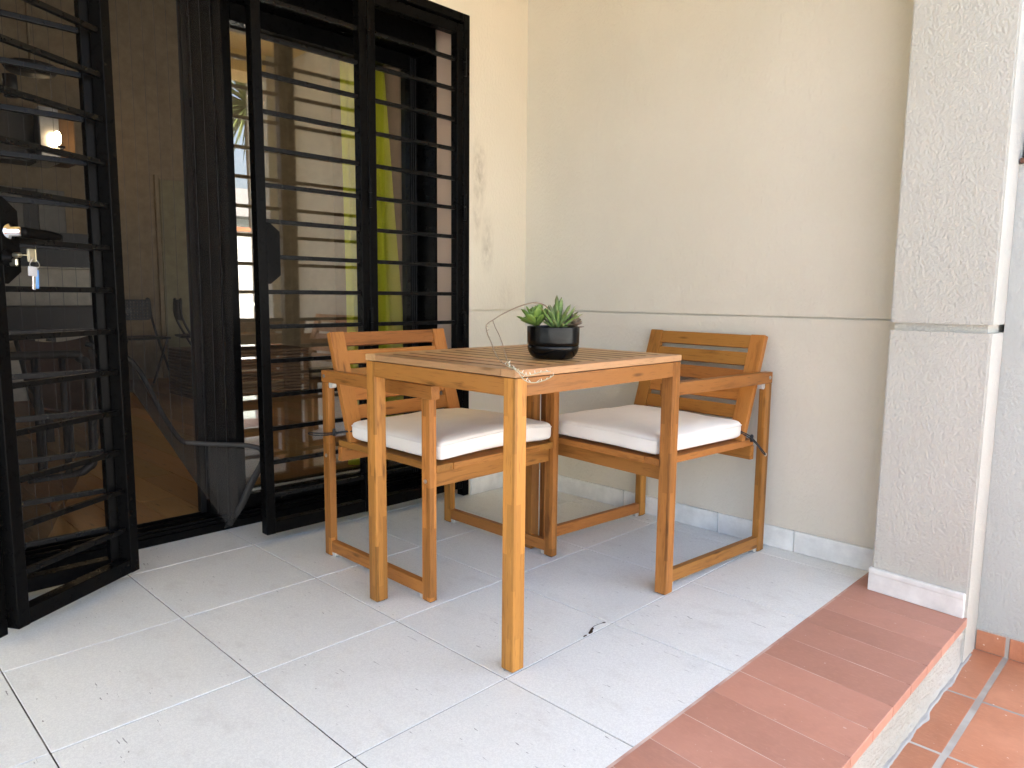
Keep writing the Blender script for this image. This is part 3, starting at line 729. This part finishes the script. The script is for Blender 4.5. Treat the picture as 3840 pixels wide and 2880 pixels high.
# ------------------------------------------------------------------ outdoor armchairs
def make_chair():
    t = empty('armchair')
    w, d = .281, .2875
    lw, ll = .0255, .037
    for su in (-1, 1):
        for sl in (-1, 1):
            a = d * su; b = w * sl
            board('leg', t, (min(a, a - su * ll), min(b, b - sl * lw), .003), (max(a, a - su * ll), max(b, b - sl * lw), .603), 'wood_lam', .003)
            boxes('foot_pad', [((min(a, a - su * ll) + .005, min(b, b - sl * lw) + .004, 0), (max(a, a - su * ll) - .005, max(b, b - sl * lw) - .004, .0032))], 'cord', t)
    for sl in (-1, 1):
        y0, y1 = sorted((sl * .2525, sl * .2825))
        board('armrest', t, (-d - .0005, y0, .6035), (.300, y1, .643), 'wood', .003)
        y0, y1 = sorted((sl * .2575, sl * .279))
        board('stretcher', t, (-d + ll, y0, .016), (d - ll, y1, .055), 'wood', .0025)
        y0, y1 = sorted((sl * .19, sl * .2535))
        board('seat_rail', t, (-.235, y0, .3855), (.286, y1, .4075), 'wood', .004)
    for x0, x1 in ((.226, .288), (.150, .212), (.074, .136), (-.002, .060), (-.078, -.016)):
        board('seat_slat', t, (x0, -.1895, .386), (x1, .1895, .4072), 'wood', .005, 1)
    board('apron', t, (.243, -.2555, .338), (.266, .2555, .3853), 'wood', .0025, 1)
    board('apron', t, (-.236, -.2555, .336), (-.214, .2555, .3853), 'wood', .0025, 1)
    # raked backrest: 5 slats between two stiles
    p0 = Vector((-.158, 0, .388)); p1 = Vector((-.282, 0, .770)); ax = (p1 - p0).normalized(); L = (p1 - p0).length
    nrm = Vector((ax.z, 0, -ax.x))                       # faces forward
    q = Matrix((ax, Vector((0, 1, 0)), ax.cross(Vector((0, 1, 0))))).transposed()
    for sl in (-1, 1):
        beam('stile', t, p0 + ax * L / 2 - nrm * .011 + Vector((0, sl * .2225, 0)), q, (L, .055, .022), 'wood', .003)
    qs = Matrix((Vector((0, 1, 0)), ax, Vector((0, 1, 0)).cross(ax))).transposed()
    for k in range(5):
        zt = .7685 - .0607 * k; sdist = (zt - .0225 - p0.z) / ax.z
        beam('back_slat', t, p0 + ax * sdist - nrm * .0125, qs, (.3885, .0475, .017), 'wood', .003)
    # metal fittings
    def bolt(x, y, z, sy):
        bm = bmesh.new(); tube_bm(bm, [(x, y, z), (x, y + sy * .0022, z)], .0062, 14); tube_bm(bm, [(x, y + sy * .0022, z), (x, y + sy * .0032, z)], .0035, 10)
        from_bm('bolt', bm, 'steel', t)
    for sl in (-1, 1):
        for (x, z) in ((d - .019, .363), (-d + .019, .352)): bolt(x, sl * w, z, sl)
        bolt(-d + .017, sl * .2825, .624, sl)
        for (x, z) in ((-d + ll + .009, .594), (-d + ll + .010, .010), (d - ll - .010, .0105)):
            bm = bmesh.new(); yb = sl * .268
            tube_bm(bm, [(x, yb - .009, z), (x, yb + .009, z)], .0095, 12); add_box(bm, (x - .0095, yb - .009, z if z > .3 else z), (x + .0095, yb + .009, z + (.009 if z > .3 else .0058)), .001)
            from_bm('clip', bm, 'clip', t)
    return t
def copy_tree(o, parent=None):
    c = o.copy(); COL.objects.link(c)
    if parent: c.parent = parent
    for ch in list(o.children): copy_tree(ch, c)
    return c
chA = make_chair(); chB = copy_tree(chA)
chA.location = (.4975, -.929, 0)
chB.location = (.955, -.330, 0); chB.rotation_euler = (0, 0, R(-94.8))
tag(chA, 'wooden armchair tucked under the table with its back to the barred gate', 'chair', 'wooden armchairs at the table')
tag(chB, 'wooden armchair standing against the plain wall right of the table', 'chair', 'wooden armchairs at the table')

# ------------------------------------------------------------------ seat cushions
def make_cushion(seed, label, lift):
    nu = nv = 30; hu, hl, T = .242, .250, .073
    bm = bmesh.new()
    def shape(a, b):   # rounded square plan
        r = max(abs(a), abs(b)); return a, b, r
    top = {}; bot = {}
    def height(a, b):
        e = max(abs(a), abs(b)); return (1 - e ** 7) ** .48
    for i in range(nu + 1):
        for j in range(nv + 1):
            a = i / nu * 2 - 1; b = j / nv * 2 - 1
            a = math.copysign(1 - (1 - abs(a)) ** 1.6, a); b = math.copysign(1 - (1 - abs(b)) ** 1.6, b)
            # pull corners in a little so the plan is round-cornered
            c = min(abs(a), abs(b)); m = max(abs(a), abs(b)); f = 1 - .045 * max(0, (c - .72) / .28) ** 2
            x, y = a * f * hu, b * f * hl
            x += .004 * noise.noise((b * 2.2, seed, 1)) * abs(a); y += .004 * noise.noise((a * 2.2, seed, 5)) * abs(b)
            ht = height(a, b); crown = .013 * (1 - a * a) * (1 - b * b) - .004 * noise.noise((a * 1.6 + seed, b * 1.6, 2)) + .0022 * noise.noise((a * 5 + seed, b * 5, 9))
            base = lift * (.014 * (1 - b * b) * max(0, a) ** 3) + .0015
            mid = base + T * .5
            edge_w = .5 * T * (.62 + .38 * ht) if ht > 0 else .5 * T * .3
            zt = mid + T * .5 * (.46 + .54 * ht) + crown; zb = mid - T * .5 * (.46 + .54 * ht)
            if m > .999: zt = mid + T * .22; zb = mid - T * .22
            top[i, j] = bm.verts.new((x, y, zt)); bot[i, j] = bm.verts.new((x, y, zb))
    for i in range(nu):
        for j in range(nv):
            bm.faces.new((top[i, j], top[i + 1, j], top[i + 1, j + 1], top[i, j + 1]))
            bm.faces.new((bot[i, j], bot[i, j + 1], bot[i + 1, j + 1], bot[i + 1, j]))
    per = [(i, 0) for i in range(nu)] + [(nu, j) for j in range(nv)] + [(i, nv) for i in range(nu, 0, -1)] + [(0, j) for j in range(nv, 0, -1)]
    for k in range(len(per)):
        p, q = per[k], per[(k + 1) % len(per)]
        bm.faces.new((top[p], top[q], bot[q], bot[p])) if top[p] else None
    # piped seam just above the middle of the edge
    seam = []
    for p in per:
        v = top[p].co; n = Vector((v.x / hu, v.y / hl, 0)); n.normalize(); seam.append(v + n * .0006 + Vector((0, 0, -.0005)))
    cush = empty('seat_cushion'); tag(cush, label, 'cushion', 'off white seat cushions')
    body = from_bm('cover', bm, 'cushion', cush, smooth=True)
    sub = body.modifiers.new('sub', 'SUBSURF'); sub.levels = 1; sub.render_levels = 1
    b2 = bmesh.new(); tube_bm(b2, seam[::1], .0019, 6, True); from_bm('seam', b2, 'cushion', cush, smooth=True)
    return cush
cuA = make_cushion(1.3, 'off white seat cushion on the chair by the barred gate', 1.0)
cuA.location = (.4975 + .0575, -.929, .4085)
cuB = make_cushion(6.1, 'off white seat cushion on the chair against the plain wall', .3)
fB = Vector((math.cos(R(-94.8)), math.sin(R(-94.8)), 0)); lB = Vector((-fB.y, fB.x, 0))
cuB.location = Vector((.955, -.330, .4085)) + fB * .0575; cuB.rotation_euler = (0, 0, R(-94.8))
def tie(cush, pts, stop, label=None):
    t = tube('tie_cord', smooth_path(pts, 5), .0021, 'cord', cush, 6)
    bm = bmesh.new(); p = Vector(stop)
    tube_bm(bm, [p + Vector((0, 0, -.011)), p + Vector((0, 0, .011))], .0055, 10); tube_bm(bm, [p + Vector((0, 0, .007)), p + Vector((.002, 0, .013))], .004, 8)
    from_bm('cord_stop', bm, 'cord', t, smooth=True)
# chair A: loop at the rear left corner sticking out past the leg (cushion space: +x front, +y left)
tie(cuA, [(-.226, -.235, .034), (-.250, -.262, .032), (-.285, -.290, .022), (-.335, -.315, .016), (-.362, -.325, .018), (-.366, -.318, .021), (-.340, -.305, .021), (-.290, -.282, .026), (-.250, -.255, .034), (-.224, -.228, .036)], (-.275, -.281, .030))
tie(cuB, [(-.222, .232, .036), (-.238, .262, .022), (-.252, .282, .002), (-.262, .300, -.022), (-.268, .312, -.038), (-.264, .316, -.042), (-.258, .310, -.036), (-.250, .296, -.014), (-.240, .272, .010), (-.226, .238, .028)], (-.243, .275, .010))

# ------------------------------------------------------------------ table
tab = empty('table', (1.2338, -1.3226, 0), -.0053)
tag(tab, 'square wooden slatted garden table with the potted plant on it', 'table')
TW, TD, LG = .597, .6926, .0385
for x0, y0 in ((-LG, 0), (-TW, 0), (-LG, TD - LG), (-TW, TD - LG)):
    board('leg', tab, (x0, y0, .003), (x0 + LG, y0 + LG, .7105), 'wood_lam', .0032)
    boxes('foot_pad', [((x0 + .006, y0 + .006, 0), (x0 + LG - .006, y0 + LG - .006, .0032))], 'cord', tab)
board('apron', tab, (-TW + LG, .001, .667), (-LG, .022, .7103), 'wood', .002, 0)
board('apron', tab, (-TW + LG, TD - .022, .667), (-LG, TD - .001, .7103), 'wood', .002, 0)
board('apron', tab, (-.022, LG, .667), (-.001, TD - LG, .7103), 'wood', .002, 1)
board('apron', tab, (-TW + .001, LG, .667), (-TW + .022, TD - LG, .7103), 'wood', .002, 1)
BW = .046
board('end_board', tab, (-BW, -.0015, .7122), (.0015, TD + .0015, .7302), 'wood_top', .003, 1)
board('end_board', tab, (-TW - .0015, -.0015, .7122), (-TW + BW, TD + .0015, .7302), 'wood_top', .003, 1)
ns = 12; pit = (TD + .003 + .0095) / ns
for k in range(ns):
    y0 = -.0015 + k * pit
    board('top_slat', tab, (-TW + BW + .0004, y0, .7124), (-BW - .0004, y0 + pit - .0095, .7300), 'wood_top' if k == 0 else 'wood_slat', .0032, 0)
boxes('cross_bar', [((-TW / 2 - .02, .023, .695), (-TW / 2 + .02, TD - .023, .7122))], 'wood', tab)

# ------------------------------------------------------------------ potted succulents
PX, PY, PZ = 1.078, -1.018, .7305
pot = empty('flower_pot', (PX, PY, PZ)); tag(pot, 'glossy black round planter with saucer seam on the table', 'pot')
lathe('planter', [(.0655, .036), (.0692, .0372), (.0702, .045), (.0708, .084), (.0705, .0862), (.0690, .0866), (.0672, .085), (.0662, .074), (.0660, .060), (.0, .060)], 'ceramic', pot, 56)
lathe('saucer', [(0, 0), (.046, 0), (.053, .0022), (.060, .0078), (.0658, .0165), (.0690, .027), (.0696, .0345), (.0688, .0358), (.066, .0359)], 'ceramic', pot, 56)
lathe('soil', [(0, .078), (.03, .079), (.0664, .0765)], 'soil', pot, 30)
def leaf_mesh(name, L, W, T, curl, tipw, mat, n=8, ns=8, peak=.45):
    bm = bmesh.new(); rings = []
    for i in range(ns + 1):
        t = i / ns; x = L * t
        wd = W * (tipw + (1 - tipw) * (math.sin(PI * min(1, t / (2 * peak)) if t < peak else PI * (.5 + .5 * (t - peak) / (1 - peak))) ** .8)) * .5 if 0 < t < 1 else (W * .5 * tipw if t == 0 else .0002)
        th = T * (1 - t ** 2.2) * .5 + .0002; z0 = curl * t * t * L
        rings.append([bm.verts.new((x, wd * math.cos(2 * PI * k / n), z0 + th * math.sin(2 * PI * k / n) * (1.0 if math.sin(2 * PI * k / n) < 0 else .45) + (abs(math.cos(2 * PI * k / n)) ** 2) * wd * .25)) for k in range(n)])
    for a, b in zip(rings, rings[1:]):
        for k in range(n): bm.faces.new((a[k], a[(k + 1) % n], b[(k + 1) % n], b[k]))
    bm.faces.new(rings[0][::-1]); bm.faces.new(rings[-1])
    bmesh.ops.recalc_face_normals(bm, faces=bm.faces)
    me = bpy.data.meshes.new(name); bm.to_mesh(me); bm.free(); me.materials.append(M[mat])
    for p in me.polygons: p.use_smooth = True
    return me
def rosette(name, label, loc, mes, n, el0, el1, s0, s1, tilt=(0, 0), jit=10, rad=.004):
    t = empty(name, loc); tag(t, label, 'plant')
    base = Matrix.Rotation(tilt[0], 4, 'X') @ Matrix.Rotation(tilt[1], 4, 'Y')
    for k in range(n):
        f = (k + .5) / n; az = k * 2.39996 + random.uniform(-.12, .12)
        el = R(el0 + (el1 - el0) * f ** .85 + random.uniform(-jit, jit)); s = s0 + (s1 - s0) * f ** .7; s *= random.uniform(.78, 1.12)
        o = bpy.data.objects.new('leaf', mes[k % len(mes)]); COL.objects.link(o); o.parent = t
        o.matrix_local = base @ Matrix.Rotation(az, 4, 'Z') @ Matrix.Translation((rad * f, 0, .010 * (1 - f))) @ Matrix.Rotation(-el, 4, 'Y') @ Matrix.Scale(s, 4)
    return t
lg = [leaf_mesh('leaf', .060, .026, .008, .10, .40, 'leaf_green', peak=.62), leaf_mesh('leaf', .056, .027, .008, .18, .42, 'leaf_green', peak=.6)]
rosette('green_succulent', 'bright green rosette succulent leaning over the left rim of the black pot', (PX - .036, PY - .024, PZ + .090), lg, 50, 86, 24, .6, 1.0, tilt=(.12, -.22))
lz = [leaf_mesh('leaf', .084, .0125, .0085, .06, .72, 'leaf_zebra', peak=.2), leaf_mesh('leaf', .078, .0118, .0085, -.04, .75, 'leaf_zebra', peak=.2)]
zeb = rosette('zebra_succulent', 'spiky striped succulent with an arching flower stalk, middle of the black pot', (PX + .012, PY + .004, PZ + .078), lz, 40, 86, 18, .9, 1.0, tilt=(0, .05))
lm = [leaf_mesh('leaf', .034, .021, .0045, .12, .4, 'leaf_mauve', peak=.62)]
rosette('mauve_succulent', 'small brownish mauve rosette succulent at the right rim of the black pot', (PX + .036, PY + .034, PZ + .086), lm, 30, 85, 2, .6, 1.0, tilt=(-.1, .2))
# flower stalk, part of the zebra succulent
Z0 = Vector((PX + .012, PY + .004, PZ + .078))
stem = [(1.0832, -1.030, .835), (1.0832, -1.036, .8533), (1.0897, -1.0589, .8694), (1.0933, -1.0845, .8774), (1.0932, -1.1137, .8803), (1.0896, -1.1466, .8747), (1.0847, -1.1812, .8644), (1.0786, -1.2176, .8496), (1.0798, -1.247, .8372)]
b1 = [[1.0798, -1.247, .8372], [1.084, -1.2677, .8304], [1.0939, -1.2825, .8218], [1.1093, -1.2915, .8042], [1.1273, -1.2977, .787], [1.1444, -1.3049, .7701], [1.1641, -1.3095, .7523], [1.1881, -1.3118, .7395], [1.213, -1.318, .7345], [1.2345, -1.3256, .7325], [1.2448, -1.3215, .7239], [1.2549, -1.3195, .7121], [1.2648, -1.3102, .7049], [1.2766, -1.2995, .7046], [1.2884, -1.2889, .7091], [1.2976, -1.2808, .7143], [1.3058, -1.2737, .7219]]
b2 = [[1.0798, -1.247, .8372], [1.097, -1.2542, .8199], [1.116, -1.2595, .8022], [1.134, -1.2658, .7822], [1.1496, -1.2747, .7664], [1.1662, -1.2826, .7471], [1.1803, -1.293, .7396], [1.2048, -1.3062, .7346], [1.2334, -1.3198, .7335], [1.2514, -1.3203, .7249], [1.2621, -1.3121, .7206], [1.2719, -1.3029, .7235], [1.2827, -1.293, .728], [1.3, -1.2775, .7296]]
loc_ = lambda pts: [Vector(p) - Z0 for p in pts]
st = tube('flower_stalk', loc_(smooth_path(stem, 5)), .0015, 'stalk', zeb, 6)
p1_ = loc_(smooth_path(b1, 4)); n1 = len(p1_)
tube('flower_stalk', p1_[:30], [.0013] * 30, 'stalk', zeb, 5); tube('flower_stalk', p1_[29:], .0012, 'stalk_pale', zeb, 5)
p2_ = loc_(smooth_path(b2, 4)); tube('flower_stalk', p2_[:22], .0011, 'stalk', zeb, 5); tube('flower_stalk', p2_[21:], .0011, 'stalk_pale', zeb, 5)
def bud(p, d, L, r, mat='bud'):
    p = Vector(p); d = Vector(d).normalized()
    tube('flower_bud', [p, p + d * L * .3, p + d * L * .75, p + d * L], [r * .5, r, r * .8, r * .25], mat, zeb, 6)
for i, q in enumerate(p1_[4:28:3]): bud(q, (random.uniform(.3, 1), random.uniform(-.2, .6), random.uniform(-.6, .3)), random.uniform(.006, .011), .0007, 'stalk')
for i, q in enumerate(p1_[28::3]): bud(q, (random.uniform(-.7, .9), random.uniform(-.4, .9), random.uniform(.4, 1)), random.uniform(.005, .013), random.uniform(.0006, .0012))
for i, q in enumerate(p2_[24::3]): bud(q, (random.uniform(-.7, .7), random.uniform(-.4, .9), random.uniform(.3, 1)), random.uniform(.005, .013), random.uniform(.0006, .0012))

# ------------------------------------------------------------------ things in the dim room
def folding_chair(loc, rz, label):
    t = empty('folding_chair', loc, rz); tag(t, label, 'chair', 'dark chairs inside the room')
    w = .20
    bm = bmesh.new()
    # perforated back plate: a grid of strips leaving square holes
    nx, nz = 12, 6; W, H = .36, .17; z0 = .60
    for i in range(nx + 1): add_box(bm, (-.006, -W / 2 + i * W / nx - .010, z0), (.006, -W / 2 + i * W / nx + .010, z0 + H))
    for j in range(nz + 1): add_box(bm, (-.0055, -W / 2, z0 + j * H / nz - .009), (.0055, W / 2, z0 + j * H / nz + .009))
    from_bm('backrest', bm, 'cab_dark', t)
    boxes('seat', [((-.02, -.19, .43), (.36, .19, .45))], 'cab_dark', t, bev=.01)
    for s in (-1, 1):
        tube('leg', smooth_path([(.0, s * .16, .785), (-.004, s * .19, .77), (.0, s * .20, .62), (.10, s * .205, .40), (.33, s * .215, 0)]), .011, 'cab_dark', t, 8)
        tube('leg', [(.30, s * .18, .43), (.02, s * .18, 0)], .011, 'cab_dark', t, 8)
    return t
folding_chair((-4.72, -.235, .05), 0.15, 'dark perforated chair inside, nearer the open gate leaf')
folding_chair((-4.62, .16, .05), 1.35, 'dark perforated chair inside, beside the door edge')
it = empty('dining_table', (-3.9, -.62, .05)); tag(it, 'dark narrow table inside, in front of the perforated chair', 'table')
boxes('top', [((-.35, -.55, .69), (.35, .02, .72))], 'cab_dark', it)
for x in (-.3, .3):
    for yy in (-.5, -.03): boxes('leg', [((x - .025, yy - .025, 0), (x + .025, yy + .025, .69))], 'cab_dark', it)
wb = empty('wicker_chest', (-3.6, .22, .05)); tag(wb, 'brown wicker chest inside, behind the screen by the door edge', 'chest')
for k in range(15): boxes('wicker_band', [((-.35, -.42, k * .026), (.35, .5, k * .026 + .022))], 'wicker', wb, bev=.006)
rd = empty('room_door', (-5.19, .43, .05)); tag(rd, 'plain greenish door in the far wall of the room', 'door')
boxes('door_leaf', [((.0, -.19, 0), (.03, .42, 1.94))], 'door_paint', rd, bev=.004)
boxes('door_frame', [((-.008, -.23, 0), (.02, -.192, 1.98)), ((-.008, -.1918, 1.942), (.02, .46, 1.98))], 'room_wall', rd, bev=.003)
kc = empty('kitchen_counter', (-4.2, -1.25, .05)); tag(kc, 'beige topped breakfast counter with a dark front in the dim room', 'counter')
boxes('cabinet', [((-.5, -1.6, 0), (-.02, .60, 1.02))], 'counter', kc); boxes('front_panel', [((-.0198, -1.6, 1.035), (.02, .60, 1.30))], 'cab_dark', kc)
boxes('worktop', [((-.52, -1.62, 1.0205), (.05, .62, 1.0345))], 'counter', kc, bev=.003)
fr = empty('tall_cabinet', (-4.95, -1.0, .05)); tag(fr, 'tall grey green cabinet with dark side strip behind the counter', 'cabinet')
boxes('door', [((-.2, -.5, 0), (.10, .03, 1.70)), ((-.2, .14, 0), (.10, .34, 1.70))], 'cab_grey', fr, bev=.004); boxes('strip', [((-.2, .032, 0), (.09, .138, 1.70))], 'cab_dark', fr)
wc = empty('wall_cabinet', (-4.95, -1.6, 1.97)); tag(wc, 'dark wall cabinet with a steel hood beside the lit lamp', 'cabinet')
boxes('door', [((-.2, -.5, 0), (.05, .76, .42))], 'cab_dark', wc, bev=.003)
boxes('hood', [((-.2, .765, .0), (.20, .905, .44))], 'steel', wc, bev=.003)
boxes('end_panel', [((-.2, .93, .02), (.05, 1.06, .44))], 'cab_brown', wc, bev=.003)
lp = empty('wall_lamp', (-4.68, -.728, 2.10)); tag(lp, 'small lit warm lamp beside the steel hood in the room', 'lamp')
lathe('bulb', [(0, 0), (.018, .010), (.026, .03), (.026, .085), (.018, .105), (0, .115)], 'bulb', lp, 16)
boxes('bracket', [((-.3, .03, -.02), (.0, .05, -.005)), ((-.01, .0, -.02), (.01, .05, -.001))], 'dark_frame', lp)
pd = empty('ceiling_lamp', (-2.6, -1.36, 2.13)); tag(pd, 'dark round ceiling lamp with a small spot in the room', 'lamp')
lathe('rose', [(0, .04), (.13, .04), (.135, .02), (.12, 0), (0, 0)], 'cab_dark', pd, 24)
tube('rod', [(0, 0, .04), (0, 0, 1.77)], .008, 'room_wall', pd, 8)
tube('spot', [(-.02, -.10, -.03), (-.02, -.10, -.15)], .036, 'cab_dark', pd, 14)
so = empty('sideboard', (-2.8, -1.5, .05)); tag(so, 'long dark low sideboard inside behind the open gate leaf', 'sideboard')
boxes('top', [((-.3, -.9, .59), (.0, .62, .755))], 'cab_dark', so, bev=.006)
for yy in (-.85, .57): boxes('leg', [((-.28, yy - .02, 0), (-.02, yy + .02, .589))], 'cab_dark', so)
tb = empty('tube_frame', (-1.35, -1.76, .05)); tag(tb, 'black bent tube frame inside behind the lower gate bars', 'frame')
tube('frame', smooth_path([(0, -.5, .0), (0, -.5, .46), (0, -.46, .54), (0, -.38, .565), (0, .17, .565), (0, .23, .545), (0, .262, .48), (0, .266, .10), (0, .235, .03), (0, .16, .006), (0, .0, .006)], 5), .019, 'cab_dark', tb, 10)
for yy in (.055, .16): tube('upright', [(0, yy, .565), (0, yy, .02)], .014, 'cab_dark', tb, 8)
wt = empty('side_table', (-1.9, -1.78, .05)); tag(wt, 'low table inside with a pale wooden top edge', 'table')
board('top', wt, (-.45, -.5, .545), (.0, .37, .567), 'pale_wood', .003)
for x in (-.42, -.03):
    for yy in (-.46, .33): boxes('leg', [((x - .018, yy - .018, 0), (x + .018, yy + .018, .544))], 'cab_dark', wt)
bs = empty('slung_chair', (-1.62, -1.62, .05)); tag(bs, 'brown leather slung seat inside the black tube frame', 'chair')
def slung(u, v):
    return (-.25 + .42 * u, -.05 + .33 * v, .50 - .30 * u + .12 * (2 * u - 1) ** 2 - .03 * math.sin(v * PI))
o = sheet('seat', slung, 14, 8, 'leather', bs); sm = o.modifiers.new('thick', 'SOLIDIFY'); sm.thickness = .008
for v in (-.05, .28): tube('rail', smooth_path([(-.25, v, .62), (-.04, v, .41), (.17, v, .32), (.17, v, .0)], 4), .010, 'cab_dark', bs, 8)

# ------------------------------------------------------------------ what stands opposite the porch (seen mirrored in the door glass)
nb = empty('neighbour_house', (11, 2, -.225)); tag(nb, 'white house with a low grey roof opposite, mirrored in the door glass', 'building')
boxes('wall', [((0, -16, 0), (6, 9, 2.55))], 'white_wall', nb)
bm = bmesh.new()
a = [bm.verts.new(p) for p in ((-.5, -16.4, 2.555), (6.5, -16.4, 2.555), (6.5, 9.4, 2.555), (-.5, 9.4, 2.555), (2.6, -16.4, 3.5), (2.6, 9.4, 3.5))]
for f in ((3, 2, 1, 0), (0, 1, 4), (2, 3, 5), (0, 4, 5, 3), (1, 2, 5, 4)): bm.faces.new([a[i] for i in f])
from_bm('roof', bm, 'grey_roof', nb)
for yy in (-9, -5, -1, 3, 6.5):
    w = boxes('window', [((-.03, yy, .9), (-.001, yy + 1.1, 2.0))], 'dark_frame', nb)
    boxes('pane', [((-.034, yy + .08, .98), (-.0305, yy + 1.02, 1.92))], 'glass', w)
gw = empty('boundary_wall', (6.1, 1, -.225)); tag(gw, 'white boundary wall opposite the porch, mirrored in the door glass', 'wall')
boxes('masonry', [((0, -14, 0), (.15, 10, 1.90))], 'white_wall', gw); boxes('coping', [((-.03, -14, 1.9005), (.18, 10, 1.95))], 'terra', gw)
pt = empty('palm_tree', (7.0, 2.12, -.225)); tag(pt, 'spiky palm with long narrow blades opposite, mirrored in the door glass', 'tree')
tube('trunk', [(0, 0, 0), (.03, .02, 1.2), (-.03, .0, 2.4), (0, 0, 3.6)], [.13, .11, .10, .11], 'bark', pt, 12)
bm = bmesh.new()
for k in range(260):
    z = random.uniform(-.55, 1); az = random.uniform(0, 2 * PI); d = Vector((math.cos(az) * math.sqrt(max(0, 1 - z * z)), math.sin(az) * math.sqrt(max(0, 1 - z * z)), z))
    s = Vector((-d.y, d.x, 0)); s = s.normalized() if s.length > .01 else Vector((1, 0, 0)); L = random.uniform(.75, 1.15); w = .022
    nrm = d.cross(s); pr = None
    for i in range(5):
        t = i / 4; c = Vector((0, 0, 3.7)) + d * (.08 + L * t) - Vector((0, 0, .32 * t * t * L)); ww = w * (1 - t) ** .6 + .001
        v = [bm.verts.new(c + s * ww), bm.verts.new(c - nrm * ww * .4), bm.verts.new(c - s * ww)]
        if pr: bm.faces.new((pr[0], v[0], v[1], pr[1])); bm.faces.new((pr[1], v[1], v[2], pr[2]))
        pr = v
from_bm('crown', bm, 'palm', pt)
